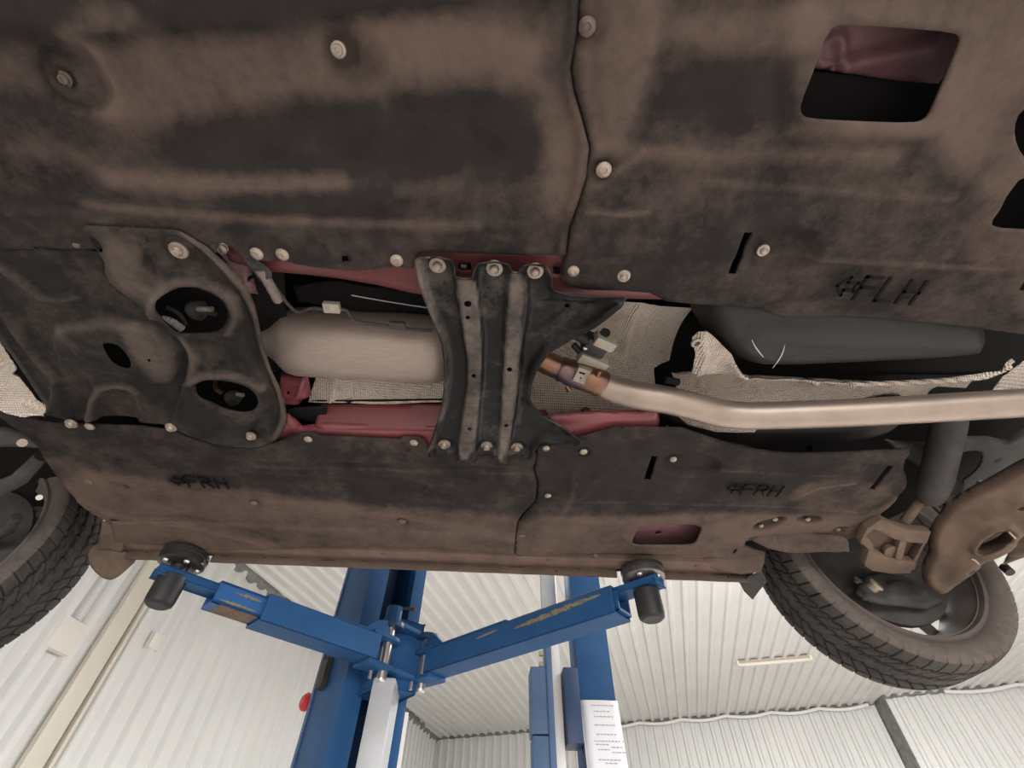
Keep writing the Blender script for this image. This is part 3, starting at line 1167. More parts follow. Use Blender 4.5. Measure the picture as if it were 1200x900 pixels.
dLF = [
    ('p', FP.pts([(-60, 100), (60, 110), (130, 150), (200, 148), (330, 112), (450, 112), (600, 96), (672, 108), (690, 170), (690, 200), (672, 262), (640, 255), (640, 190), (630, 120), (640, 20), (420, 22), (360, 38), (180, 42), (140, 55), (80, 40), (30, 45), (-60, 70)]), .036, .55),
    ('p', FP.pts([(400, 24), (520, 14), (660, 10), (655, 60), (560, 84), (440, 80), (410, 50)]), .030, .30),
    ('p', FP.pts([(-60, 120), (130, 145), (210, 160), (200, 210), (-60, 240)]), .08, .22),
    ('line', FP.pts([(130, 212), (230, 217), (330, 215), (400, 213)]), .026, .7),
    ('line', FP.pts([(20, 180), (60, 168), (130, 205)]), .03, .25),
    ('line', FP.pts([(100, 240), (250, 254), (400, 260), (560, 265)]), .012, .45),
    ('line', FP.pts([(470, 222), (530, 215), (545, 200)]), .02, .30),
    ('line', FP.pts([(80, 45), (110, 62), (136, 112), (130, 135)]), .018, .35),
    ('p', FP.pts([(96, 6), (160, 0), (160, 34), (92, 32)]), .02, .45),
    ('p', FP.pts([(30, 62), (62, 48), (92, 56), (114, 84), (128, 112), (116, 130), (76, 124), (48, 105)]), .012, -.30), ('p', FP.pts([(376, 55), (397, 34), (428, 38), (446, 68), (446, 90), (425, 106), (388, 94)]), .02, -.32),  # both dishes darkened, their recess shade put into the colour
    ('p', FP.pts([(170, 150), (440, 118), (600, 110), (640, 150), (640, 205), (460, 212), (200, 200)]), .042, -.32),
    ('p', FP.pts([(-60, -80), (70, -60), (80, 25), (30, 40), (-60, 50)]), .024, -.15),
    ('p', FP.pts([(180, -80), (640, -80), (640, 8), (400, 14), (345, 30), (180, 36)]), .024, -.20),
    ('p', FP.pts([(250, 225), (450, 217), (452, 250), (300, 250)]), .01, -.25),
    ('p', FP.pts([(-90, -60), (90, -60), (70, 60), (150, 150), (190, 230), (-90, 280)]), .06, -.18),
    ('p', FP.pts([(540, 120), (600, 108), (610, 180), (560, 200)]), .030, -.10),
]
LF = panel('underbody_cover', car, M['panel'], FP, LF_out, [FP.pts([(400, 300), (408, 300), (409, 306), (401, 307)])], fLF, dLF, .0055, .004, .10, 0,
           'large dark front cover with brown dust, left of the seam', 1, True)
for u, v, k, dk in ((397, 58, 'screw', False), (77, 92, 'screw', True), (301, 297, 'clip', False), (331, 298, 'clip', False), (465, 305, 'clip', False)):
    bolt(LF, u, v, H - (.002 if k == 'clip' and v > 200 else -.008), k, 1.1, dk)

# ---- left rear cover with the window
LR_out = edge_world(
    [(678.5, 0), (675.5, 43), (668.5, 80), (672.5, 107), (682.5, 140), (691.5, 173), (688, 207), (678, 240), (668, 267), (664.5, 300), (659, 312), (657.5, 327), (663, 336), (683, 341), (704, 342), (732, 342.5), (762, 345), (782, 355), (810, 358), (840, 360), (872, 361), (892, 365), (907, 373), (925, 378),
     (950, 377.5), (995, 377.5), (1040, 379), (1075, 382), (1115, 386), (1150, 390), (1177, 394), (1200, 396), (1290, 402)],
    [(1.25, .42), (1.36, .30), (1.36, top_y), (.0735, top_y), (.0735, -.1)])
hLR = [FP.pts(p) for p in (
    [(968, 34), (985, 28), (1050, 32), (1113, 37), (1122, 43), (1118, 56), (1087, 128), (1080, 139), (1066, 143), (1000, 141), (945, 138), (936, 132), (936, 120), (950, 85)],
    [(1186, 222), (1197, 208), (1230, 204), (1270, 205), (1260, 272), (1200, 268), (1165, 266), (1158, 260), (1170, 244)],
    [(1195, 130), (1215, 122), (1245, 128), (1240, 188), (1205, 190), (1192, 172), (1188, 150)],
    [(853, 321), (862, 321.5), (881, 271.5), (871, 271)],
    [(1190, 338), (1196, 339), (1216, 312), (1208, 312)])]
fLR = [
    ('ridge', FP.pts([(690, 60), (692, 100), (700, 140), (702, 162)]), .006, -.0025),
    ('dish', FP.px(689, 32), .022, -.006, .010), ('dish', FP.px(706, 199), .017, -.006, .007),
    ('flat', FP.pts([(694, 28), (640, 20), (655, 50), (700, 48)]), -.003, .006),
    ('flat', FP.pts([(690, 190), (722, 188), (722, 212), (686, 214)]), -.004, .005),
    ('ridge', FP.pts([(705, 206), (820, 212), (960, 221), (1118, 233)]), .008, .0045),
    ('flat', FP.pts([(640, 214), (820, 216), (960, 225), (1125, 237), (1125, 300), (960, 305), (780, 300), (640, 300)]), .004, .008),
    ('ridge', FP.pts([(958, 305), (1040, 308), (1110, 313), (1172, 316)]), .007, .0035),
    ('flat', FP.pts([(880, 268), (960, 270), (960, 316), (875, 320)]), -.014, .018),
    ('flat', FP.pts([(918, 18), (960, 5), (1150, 18), (1150, 60), (1105, 165), (1060, 168), (915, 160), (915, 110)]), .006, .022),
    ('ridge', FP.pts([(780, 178), (830, 186), (900, 182), (1010, 183)]), .010, .003),
    ('flat', FP.pts([(760, 60), (930, 55), (925, 165), (760, 160)]), -.005, .03),
    ('flat', FP.pts([(1120, 230), (1180, 300), (1180, 400), (1260, 410), (1300, 330), (1200, 240)]), .004, .02),
    ('flat', FP.pts([(700, -60), (780, -60), (765, 60), (742, 130), (730, 190), (710, 170), (700, 60)]), .004, .015),
    ('lip', .012, -.006), ('flat', FP.pts([(870, 345), (1200, 365), (1240, 430), (900, 400)]), -.010, .03),
    ('func', lambda a, b: .0022 * np.sin(a * 11 + 2) * np.sin(b * 15)),
]
dLR = [
    ('p', FP.pts([(680, -80), (790, -80), (775, 60), (750, 120), (740, 165), (700, 180), (690, 120), (680, 60)]), .030, .55),
    ('p', FP.pts([(770, 20), (860, 15), (960, 5), (960, 40), (930, 60), (800, 66)]), .030, .55),
    ('p', FP.pts([(930, -80), (1400, -80), (1400, 230), (1180, 240), (1110, 200), (1105, 150), (940, 150), (930, 60)]), .036, .55),
    ('p', FP.pts([(1090, 50), (1180, 60), (1160, 200), (1090, 180)]), .036, .25),
    ('p', FP.pts([(1120, 240), (1300, 230), (1300, 420), (1140, 330)]), .036, .30),
    ('line', FP.pts([(700, 172), (760, 178), (830, 186), (930, 181), (1050, 182)]), .020, .40),
    ('line', FP.pts([(690, 247), (720, 250), (758, 248)]), .008, .50),
    ('line', FP.pts([(715, 205), (740, 190), (755, 178)]), .010, .35),
    ('line', FP.pts([(830, 214), (960, 222), (1115, 234)]), .010, .25),
    ('line', FP.pts([(950, 304), (1100, 312), (1172, 316)]), .007, .35),
    ('line', FP.pts([(880, 130), (900, 160), (870, 168)]), .015, .30),
    ('line', FP.pts([(930, 152), (1040, 152), (1085, 150)]), .020, .45),
    ('p', FP.pts([(700, 195), (880, 220), (1000, 235), (980, 300), (900, 370), (680, 345)]), .08, -.12),
    ('p', FP.pts([(780, 75), (920, 70), (920, 150), (790, 160)]), .030, -.30),
]
LR = panel('underbody_cover', car, M['panel'], FP, LR_out, hLR, fLR, dLR, .0055, .004, .18, 0,
           'dark rear cover with a window, slots and moulded letters', 1, True)
for u, v, k, s, dk in ((688, 31, 'clip', 1.1, True), (707.5, 199, 'clip', 1.15, False), (672, 318, 'clip', 1.0, False), (731, 323, 'flange', .78, False), (894, 293, 'flange', .72, False)):
    bolt(LR, u, v, H - (-.004 if v < 300 else .001), k, s, dk)
lettering(LR, 'FLH', 1000, 350, H - .0100, .041, M['lettering_shade'], .03)
# body seen through the windows of the cover
FI = flat(.775)
pw = panel('inner_sill', car, M['pink'], flat(.79), [(950, 10), (1135, 22), (1128, 60), (1100, 98), (1060, 96), (955, 80), (930, 74)], [],
           [('dish', flat(.79).px(973, 60), .020, .006, .004), ('dish', flat(.79).px(973, 60), .013, -.005, .004), ('ridge', flat(.79).pts([(990, 76), (1050, 64), (1090, 52)]), .02, .012),
            ('ridge', flat(.79).pts([(980, 30), (985, 80)]), .012, .008)], [], .005, .003)
panel('dark_backing', car, M['black'], flat(.775), [(905, 86), (955, 84), (1030, 92), (1100, 100), (1120, 165), (900, 160)], [], [], [], .02, .004)
panel('dark_backing', car, M['black'], flat(.80), [(1150, 90), (1300, 90), (1300, 290), (1130, 280)], [], [], [], .02, .004)

# ---- right front cover
RF_out = FP.pts(
    [(-30, 470), (25, 487), (45, 495), (62, 497), (80, 497), (120, 499), (165, 500), (200, 505), (250, 520), (300, 521), (325, 517), (333, 514), (342, 511.5), (347, 509.5), (352, 507.5), (368, 508), (373, 511.5), (420, 514), (468, 516.5), (472, 513.5), (490, 513.5),
     (498, 518), (502, 527), (512, 530), (560, 531.5), (622, 532.5), (629, 532.5), (625, 550), (629.5, 567), (628, 588), (607, 610), (604, 630), (602, 652),
     (500, 648), (400, 645), (330, 644), (250, 640), (170, 636), (140, 626), (128, 612), (108, 601), (94, 590), (82, 579), (66, 560), (52, 541), (38, 520), (10, 500)])
fRF = [
    ('ridge', FP.pts([(300, 541), (420, 544), (520, 546), (626, 551)]), .008, -.004),
    ('ridge', FP.pts([(310, 553), (420, 557), (520, 559), (580, 562)]), .008, .004),
    ('flat', FP.pts([(100, 500), (640, 535), (640, 548), (300, 540), (60, 530)]), .004, .008),
    ('dish', FP.px(143, 572), .022, -.004, .006), ('dish', FP.px(143, 572), .010, -.010, .004),
    ('dish', FP.px(298, 590), .018, -.005, .008), ('dish', FP.px(471, 611), .018, -.006, .006), ('dish', FP.px(102, 565), .010, -.004, .006), ('dish', FP.px(100, 590), .010, -.004, .006),
    ('flat', FP.pts([(75, 570), (140, 610), (240, 612), (430, 620), (640, 628), (640, 680), (100, 660)]), .006, .014),
    ('flat', FP.pts([(305, 636), (640, 646), (640, 680), (300, 670)]), -.012, .012),
    ('flat', FP.pts([(165, 606), (215, 612), (290, 630), (320, 640), (318, 665), (140, 650), (150, 622)]), .003, .012),
    ('flat', FP.pts([(408, 563), (495, 565), (500, 575), (455, 576), (453, 592), (410, 590)]), -.002, .004),
    ('lip', .008, -.004),
    ('flat', FP.pts([(280, 575), (380, 580), (560, 602), (640, 610), (640, 640), (300, 620)]), .003, .02),
    ('dish', FP.px(134, 610), .014, -.007, .006), ('dish', FP.px(303, 647), .012, -.006, .006), ('dish', FP.px(465, 648), .012, -.004, .006), ('dish', FP.px(563, 561), .010, .0, .006),
    ('func', lambda a, b: .002 * np.sin(a * 8) * np.sin(b * 17)),
]
for k in range(6):
    fRF.append(('dish', FP.px(513 + k * 21, 533.5), .007, -.004, .005))
dRF = [
    ('p', FP.pts([(50, 550), (180, 560), (300, 575), (420, 590), (560, 600), (640, 610), (640, 680), (100, 680)]), .042, .65),
    ('p', FP.pts([(20, 530), (110, 545), (150, 600), (100, 640)]), .030, .25),
    ('p', FP.pts([(150, 600), (330, 620), (330, 670), (130, 650)]), .03, .30),
    ('line', FP.pts([(310, 588), (400, 595), (520, 612), (620, 632)]), .03, .25),
    ('p', FP.pts([(408, 562), (495, 564), (500, 578), (455, 580), (453, 600), (410, 598)]), .008, -.30),
    ('p', FP.pts([(195, 555), (282, 560), (282, 580), (195, 572)]), .01, -.25),
    ('p', FP.pts([(180, 605), (280, 622), (330, 636), (330, 626), (215, 600)]), .015, -.35),
    ('line', FP.pts([(300, 547), (420, 550), (600, 556)]), .008, .20),
]
RF = panel('underbody_cover', car, M['panel'], FP, RF_out, [FP.pts([(141, 570.5), (150, 571), (151, 573.5), (143, 573.5)])], fRF, dRF, .006, .004, .05, 0, 'dark front cover nearer the far sill, brown along its outer edge', 1, True)
for u, v, k, s, dk in ((361, 515, 'clip', .95, False), (485, 519, 'clip', .95, False), (298, 590, 'clip', 1, True), (471, 611, 'clip', 1.1, True), (104, 564, 'clip', 1, True), (102, 589, 'clip', .8, True), (465, 648, 'clip', .9, True),
                       (84, 496, 'flange', .9, False), (105, 500, 'clip', 1.0, False), (640, 581, 'clip', .9, True)):
    if u != 640:
        bolt(RF, u, v, H + (-.003 if v < 530 else .0), k, s, dk)
lettering(RF, 'FRH', 222, 570, H - .0045, .038, M['lettering_shade'], .02)

# ---- right rear cover
RR_out = FP.pts(
    [(629.5, 532.5), (631, 524), (640, 521), (660, 517), (690, 510.5), (705, 506), (722, 501.5), (760, 502), (800, 503), (815, 508), (832, 514), (850, 520), (880, 526.5), (905, 530.5), (935, 532), (1000, 530), (1040, 528), (1068, 527), (1067, 534), (1062, 542), (1060, 552),
     (1064, 562), (1067, 570), (1064, 578), (1052, 587), (1042, 596), (1032, 604), (1018, 617), (1002, 631), (990, 632.5), (975, 631), (950, 627), (925, 626), (905, 626.5), (890, 629), (875, 633), (872, 638), (885, 643), (896, 646), (896, 656), (800, 655.5), (700, 654), (602.8, 652), (604.8, 630), (608, 610), (628.8, 588.5), (630.3, 567), (625.8, 550)])
hRR = [FP.pts(p) for p in (
    [(739, 633), (747, 616), (753, 612), (785, 611.5), (816, 612), (822, 616), (818, 626), (814, 634), (806, 637), (770, 637), (744, 637)],
    [(754.5, 562), (762, 562.5), (770.5, 535.5), (763.5, 535)],
    [(1018, 574), (1024.5, 574.5), (1047, 546), (1040, 545.5)],
    [(868.5, 631.2), (871, 628.8), (876, 628.8), (877.5, 631), (875, 633), (870, 633)] if False else [(857.5, 646.5), (860, 647), (864, 642), (861, 641.5)])]
fRR = [
    ('ridge', FP.pts([(678, 588), (760, 589), (850, 590.5), (940, 594), (1010, 599)]), .008, .004),
    ('flat', FP.pts([(600, 590), (760, 592), (940, 596), (1060, 601), (1010, 660), (590, 670)]), .004, .010),
    ('ridge', FP.pts([(842, 551.5), (920, 554.5), (980, 558)]), .007, .003),
    ('flat', FP.pts([(780, 533), (840, 536), (845, 556), (772, 554)]), -.016, .016),
    ('flat', FP.pts([(880, 620), (884, 613), (915, 604), (922, 608), (900, 620)]), -.015, .007),
    ('flat', FP.pts([(930, 609), (942, 603.5), (958, 604), (963, 609), (948, 614)]), -.015, .007),
    ('flat', FP.pts([(972, 622), (984, 616), (996, 617), (988, 625)]), -.011, .007),
    ('flat', FP.pts([(626, 575), (652, 577), (652, 588), (624, 587)]), -.005, .006),
    ('dish', FP.px(684, 530), .014, -.008, .006), ('flat', FP.pts([(630, 524), (650, 524), (652, 534), (630, 535)]), -.004, .005),
    ('flat', FP.pts([(670, 540), (740, 540), (700, 560), (670, 600), (664, 570)]), .004, .015),
    ('flat', FP.pts([(600, 646), (900, 652), (900, 690), (600, 690)]), -.012, .012),
    ('dish', FP.px(612, 627), .014, -.005, .006), ('dish', FP.px(614, 653), .012, -.004, .006), ('dish', FP.px(698, 650), .012, -.004, .006),
    ('flat', FP.pts([(725, 605), (830, 604), (832, 640), (728, 642)]), .004, .012),
    ('lip', .008, -.005), ('flat', FP.pts([(1040, 566), (1064, 560), (1075, 575), (1048, 590)]), -.008, .015),
    ('func', lambda a, b: .002 * np.sin(a * 10) * np.sin(b * 17 + 1)),
]
dRR = [
    ('p', FP.pts([(600, 600), (700, 606), (840, 598), (1010, 604), (1060, 580), (1080, 600), (1010, 660), (590, 680)]), .036, .72),
    ('p', FP.pts([(830, 600), (1010, 610), (1000, 640), (840, 640)]), .024, .25),
    ('p', FP.pts([(940, 565), (1000, 560), (1060, 575), (1000, 605), (920, 592)]), .030, .40),
    ('line', FP.pts([(940, 582), (960, 573), (985, 569), (1003, 567)]), .006, .60),
    ('line', FP.pts([(845, 551.5), (920, 554.5), (980, 558)]), .005, .35),
    ('line', FP.pts([(680, 588), (760, 589), (850, 590.5), (1005, 599)]), .005, .30),
    ('line', FP.pts([(674, 552), (672, 580), (658, 605)]), .012, .30),
    ('line', FP.pts([(640, 518), (700, 508)]), .008, .40),
    ('p', FP.pts([(880, 620), (884, 613), (915, 604), (922, 608), (900, 620)]), .008, -.8), ('p', FP.pts([(930, 609), (942, 603.5), (958, 604), (963, 609), (948, 614)]), .008, -.8), ('p', FP.pts([(972, 622), (984, 616), (996, 617), (988, 625)]), .008, -.4),  # shade inside the screw dishes painted as missing dust
    ('p', FP.pts([(780, 533), (840, 536), (845, 556), (772, 554)]), .02, -.3), ('p', FP.pts([(640, 500), (1000, 530), (940, 590), (640, 585)]), .05, -.12),  # first entry paints the shadow right of the slot
]
RR = panel('underbody_cover', car, M['panel'], FP, RR_out, hRR, fRR, dRR, .0055, .004, .02, 0, 'dark rear cover nearer the far sill, with a window and moulded letters', 1, True)
for u, v, k, s, dk in ((640, 525.5, 'clip', .85, False), (684, 529.5, 'clip', .9, False), (642, 581, 'clip', .85, False), (612, 627.5, 'clip', 1, True), (615, 653, 'clip', .9, True), (698, 651, 'clip', .9, True),
                       (789, 538, 'screw', .9, False), (892, 616, 'screw', .75, False), (908.5, 608.5, 'screw', .75, False), (946.5, 608.5, 'screw', .75, False), (982, 620.5, 'screw', .8, False)):
    bolt(RR, u, v, H + (.004 if v > 535 and not dk else -.001), k, s, dk)
lettering(RR, 'FRH', 867, 579, H - .0085, .038, M['lettering_shade'], .02)
panel('inner_sill', car, M['pink'], flat(.74), [(725, 600), (830, 600), (826, 645), (725, 645)], [flat(.74).pts([(767, 624), (771, 622), (776, 623), (773, 626), (768, 626)])], [], [], .01, .003)
lathe('drain_hole', [(0, 0), (.0075, 0), (.0075, .002), (0, .002)], W(873, 631, .6985), Z, M['black'], car, 14)

# ---- brace across the tunnel
FB = flat(.693)
B_out = [(489, 301), (494, 298), (512, 298), (530, 300.5), (533, 307), (535, 315), (545, 317.5), (555, 317.5), (558, 309), (562, 304.5), (580, 304), (596, 305.5), (601, 310), (607, 310.5), (612, 306), (627, 307), (640, 309), (645, 318), (646, 332), (650, 337), (664, 341), (690, 343.5), (726, 343.5), (733, 345),
         (722, 353), (700, 370), (678, 386), (662, 396), (641, 408), (630, 420), (622.5, 437), (620, 457), (623, 466), (632, 476), (650, 487), (668, 500), (684, 511), (672, 517), (655, 514), (640, 512), (632, 513), (627, 520), (624, 529), (619, 531.5), (615, 529),
         (606, 527), (597, 527.5), (591, 532), (586, 531), (580, 527), (570, 526.5), (562, 527), (558, 531.5), (553, 529), (546, 525), (538, 528), (535.5, 531), (531, 527.5), (520, 526), (512, 526.5), (506, 529.5), (502, 527), (503, 521), (506, 514), (513, 494),
         (520, 468), (523.5, 443), (523, 420), (520, 397), (513, 378), (506, 361), (499, 344), (494, 327)]
hB = [FB.pts([(u + r * math.cos(k * .785), v + r * .85 * math.sin(k * .785)) for k in range(8)]) for u, v, r in ((549, 351, 4.6), (549, 367, 2.8), (555.5, 435, 2.8), (597, 427.5, 3.2), (551, 497, 2.8), (593.5, 493, 2.6), (665, 361, 3.0))]
bands = []
fB = [
    ('flat', FB.pts([(533, 300), (556, 300), (560, 330), (566, 380), (567, 430), (560, 500), (558, 545), (534, 545), (538, 510), (548, 450), (548, 420), (540, 370), (532, 330)]), .015, .007),
    ('flat', FB.pts([(598, 296), (610, 296), (622, 340), (616, 380), (610, 420), (605, 480), (592, 545), (583, 545), (586, 500), (588, 440), (592, 380), (594, 330)]), .015, .007),
    ('lip', .012, .016),
    ('ridge', FB.pts([(648, 347), (680, 350), (710, 349), (720, 348)]), .007, .007),
    ('ridge', FB.pts([(725, 353), (700, 370), (660, 392), (640, 404), (626, 424), (619, 445), (620, 462), (634, 480), (660, 497), (678, 509)]), .010, .010),
    ('flat', FB.pts([(620, 352), (655, 352), (690, 356), (670, 372), (640, 388), (618, 400)]), -.006, .010),
    ('ridge', FB.pts([(620, 392), (640, 384), (664, 366)]), .008, .005),
    ('flat', FB.pts([(612, 470), (640, 490), (655, 502), (620, 500), (606, 498)]), -.005, .008),
    ('ridge', FB.pts([(604, 502), (625, 499), (650, 503)]), .006, .004),
    ('ridge', FB.pts([(614, 468), (640, 482), (668, 508)]), .006, .006),
]
for u, v in ((513, 310), (579.5, 314), (627, 317), (521, 520), (570.5, 522), (605.5, 523.5)):
    fB.append(('dish', FB.px(u, v), .018, -.003, .004))
dB_ = [
    ('p', FB.pts([(535, 318), (555, 318), (560, 340), (564, 380), (565, 430), (558, 500), (556, 527), (536, 527), (540, 500), (547, 450), (548, 420), (543, 370)]), .008, .60),
    ('p', FB.pts([(600, 306), (610, 312), (615, 345), (612, 380), (606, 420), (602, 480), (592, 530), (582, 530), (588, 480), (590, 440), (593, 380), (597, 330)]), .010, .62),
    ('line', FB.pts([(492, 302), (496, 327), (508, 362), (523, 397), (526, 420), (526, 443), (523, 467), (516, 494), (505, 525)]), .007, .55),
    ('line', FB.pts([(700, 352), (735, 346)]), .008, .35),
]
BR = panel('tunnel_brace', car, M['brace'], FB, B_out, hB, fB, dB_, .0042, .003, -.02, 0, None, 0)
for u, v in ((513, 310), (579.5, 314), (627, 317)):
    bolt(BR, u, v, .696, 'flange', 1.0)
for u, v in ((521, 520), (570.5, 522), (605.5, 523.5)):
    bolt(BR, u, v, .696, 'flange', 1.0)
panel('wear_mark', BR, M['chrome'], flat(.6765), [(608, 321), (613, 322), (619, 334), (618, 341), (613, 340)], [], [], [], .01, .001) if False else None
# body nut seen in the notch of the brace
box('clip_nut', W(543.5, 312, .715), (.010, .006, .006), M['chrome'], car, .001)

# ---- two stamped plates under the engine subframe
F1 = flat(.705)
FS = flat(.686)
P2_out = [(93, 270), (97, 265.5), (150, 267.5), (205, 271), (218, 277), (240, 290), (262, 309), (280, 327), (290, 342), (297, 358), (302, 380), (306, 400), (311, 418), (317, 436), (325, 452), (331, 466), (334, 480), (335.5, 495), (331, 508), (322, 518), (308, 525), (292, 527), (270, 525.5), (245, 521), (222, 513), (198, 502.5),
          (199, 490), (205, 474), (212, 452), (217, 438), (219, 424), (216, 412), (209, 401), (196, 389), (180, 375), (162, 360), (143, 347), (126, 333), (120, 322), (119, 308), (112, 296), (103, 284)]
hP2 = [FS.pts(p) for p in (
    [(184, 366), (184, 352), (193, 344), (208, 336), (228, 336), (247, 343), (262, 353), (268, 367), (264, 380), (252, 390.5), (230, 391), (208, 391), (195, 382)],
    [(228, 453), (233, 447), (245, 445), (270, 447), (290, 453), (301, 463), (303, 474), (296, 482), (283, 484), (264, 480), (246, 470), (234, 462)],
    [(105, 279), (112, 279), (119, 288), (121, 296), (114, 297), (107, 288)])]
fS2 = [
    ('ridge', FS.pts([(176, 372), (180, 352), (190, 341), (208, 331), (230, 330), (252, 338), (268, 350), (277, 368), (272, 384), (260, 395)]), .013, .010),
    ('ridge', FS.pts([(222, 450), (236, 441), (262, 439), (292, 446), (309, 460), (312, 478), (300, 488)]), .012, .009),
    ('flat', FS.pts([(130, 285), (150, 282), (170, 290), (178, 310), (185, 330), (175, 340), (160, 335), (158, 310)]), -.009, .014),
    ('flat', FS.pts([(178, 276), (215, 278), (260, 320), (292, 365), (300, 410), (318, 450), (328, 480), (322, 505), (300, 518), (285, 512), (300, 492), (314, 470), (300, 440), (282, 410), (280, 370), (262, 340), (220, 315), (190, 310)]), -.012, .014),
    ('ridge', FS.pts([(172, 287), (168, 305), (164, 322)]), .007, .009),
    ('flat', FS.pts([(225, 398), (262, 402), (270, 430), (235, 432), (232, 415)]), -.009, .008),
    ('ridge', FS.pts([(214, 450), (232, 462), (250, 478), (275, 490)]), .010, .009),
    ('flat', FS.pts([(205, 470), (215, 462), (240, 480), (262, 500), (240, 515), (220, 508)]), -.008, .012),
    ('lip', .007, -.005),
]
dS2 = [
    ('p', FS.pts([(120, 276), (170, 274), (160, 300), (172, 330), (205, 330), (180, 362), (170, 355), (140, 338), (122, 312)]), .02, .38),
    ('line', FS.pts([(176, 372), (184, 350), (208, 331), (230, 330), (252, 338), (272, 352), (278, 372), (270, 390)]), .012, .42),
    ('line', FS.pts([(212, 276), (240, 296), (285, 338), (300, 375), (308, 415), (325, 458), (333, 490), (322, 515)]), .010, .45),
    ('line', FS.pts([(212, 398), (226, 420), (222, 445), (240, 440), (280, 440), (305, 455)]), .015, .40),
]
F1c = flat(.700)
P1_out = [(-90, 300), (0, 291), (60, 289), (95, 289), (121, 300), (124, 325), (150, 345), (185, 372), (215, 398), (224, 424), (219, 450), (206, 490), (200, 500), (165, 497), (140, 494), (100, 494), (76, 494), (61, 490), (48, 472), (30, 445), (10, 416), (-8, 395), (-60, 350)]
hP1 = [F1c.pts([(123, 400), (127, 398), (140, 398.5), (149, 406), (157, 417), (158, 427), (152, 428.5), (140, 425), (131, 416)]), F1c.pts([(176, 417), (180, 416.5), (181, 420), (177, 420)])]
fS1 = [
    ('flat', F1c.pts([(62, 388), (80, 378), (130, 374), (180, 382), (208, 402), (214, 425), (208, 446), (180, 448), (130, 436), (90, 432), (68, 415)]), .011, .010),
    ('ridge', F1c.pts([(0, 310), (30, 332), (50, 347), (75, 350), (92, 343), (94, 330), (75, 305), (45, 290)]), .013, .011),
    ('flat', F1c.pts([(110, 500), (113, 470), (122, 456), (150, 455), (162, 464), (168, 500)]), -.013, .010),
    ('ridge', F1c.pts([(104, 492), (108, 470), (118, 455), (135, 451), (152, 453), (162, 462)]), .012, .010),
    ('ridge', F1c.pts([(0, 352), (20, 385), (45, 420), (66, 442), (68, 462), (60, 482)]), .014, .013),
    ('ridge', F1c.pts([(-10, 372), (10, 400), (40, 442), (58, 470)]), .008, .005),
    ('flat', F1c.pts([(85, 440), (105, 445), (100, 492), (72, 488), (74, 460)]), -.009, .010),
    ('flat', F1c.pts([(178, 455), (200, 470), (195, 498), (178, 498)]), -.009, .010),
    ('lip', .008, -.004),
]
dS1 = [
    ('line', F1c.pts([(0, 312), (30, 334), (50, 349), (75, 352), (92, 346)]), .014, .32),
    ('p', F1c.pts([(140, 380), (180, 380), (208, 405), (210, 440), (185, 446), (165, 420)]), .025, .50),
    ('line', F1c.pts([(70, 385), (120, 377), (160, 380)]), .014, .30),
    ('line', F1c.pts([(104, 492), (108, 470), (118, 455), (135, 451), (152, 453), (160, 460)]), .012, .45),
    ('line', F1c.pts([(0, 352), (20, 385), (45, 420), (66, 442)]), .012, .25),
]
SF1 = panel('subframe_plate', car, M['subframe'], F1c, P1_out, hP1, fS1, dS1, .0055, .003, .02, 0)
SF2 = panel('subframe_plate', car, M['subframe'], FS, P2_out, hP2, fS2, dS2, .005, .003, .05, 0, 'stamped plate with two large openings')
bolt(SF2, 210, 292.5, .698, 'flange', 1.05)
bolt(SF2, 201, 500.5, .688, 'flange', .85)
bolt(SF2, 294, 510.5, .692, 'flange', .85)
bolt(SF1, 84, 496, .693, 'flange', .8)
bolt(SF1, 259, 292, .716, 'clip', 1.0)
tube('bolt', [W(91, 288, .699), W(89, 286, .697)], .005, M['bolt_dark'], SF1, 10)
# things seen through the openings
jb = lathe('ball_joint', [(0, 0), (.012, 0), (.016, .006), (.019, .014), (.019, .024), (.009, .026), (.0085, .034), (.0045, .035), (.0045, .052), (0, .053)], W(222, 361, .755), (.96, .1, -.15), M['dark_metal'], car, 18)
tube('stud', [W(232, 362, .742), W(249, 362.5, .738)], .0052, M['zinc'], jb, 10)
tube('ribbed_hose', spline([W(190, 374, .745), W(203, 378, .742), W(214, 386, .745)], 8), [.008 if k % 2 else .0062 for k in range(17)], M['white_plastic'], car, 10)
tube('cable', spline([W(196, 360, .75), W(210, 368, .745), W(218, 380, .75)], 6), .004, M['dark_metal'], car, 8)
jb2 = lathe('ball_joint', [(0, 0), (.010, 0), (.015, .006), (.017, .014), (.017, .022), (0, .026)], W(268, 462, .745), (.8, .2, -.5), M['dark_metal'], car, 16)
tube('stud', [W(278, 462, .735), W(285, 463, .731)], .0045, M['zinc'], jb2, 10)
tube('cable', spline([W(252, 445, .75), W(253, 455, .748), W(260, 461, .745)], 6), .0045, M['copper'], car, 8)
panel('engine_tray', car, M['black'], flat(.79), [(-120, 290), (330, 290), (345, 500), (-100, 510)], [], [], [], .03, .003)

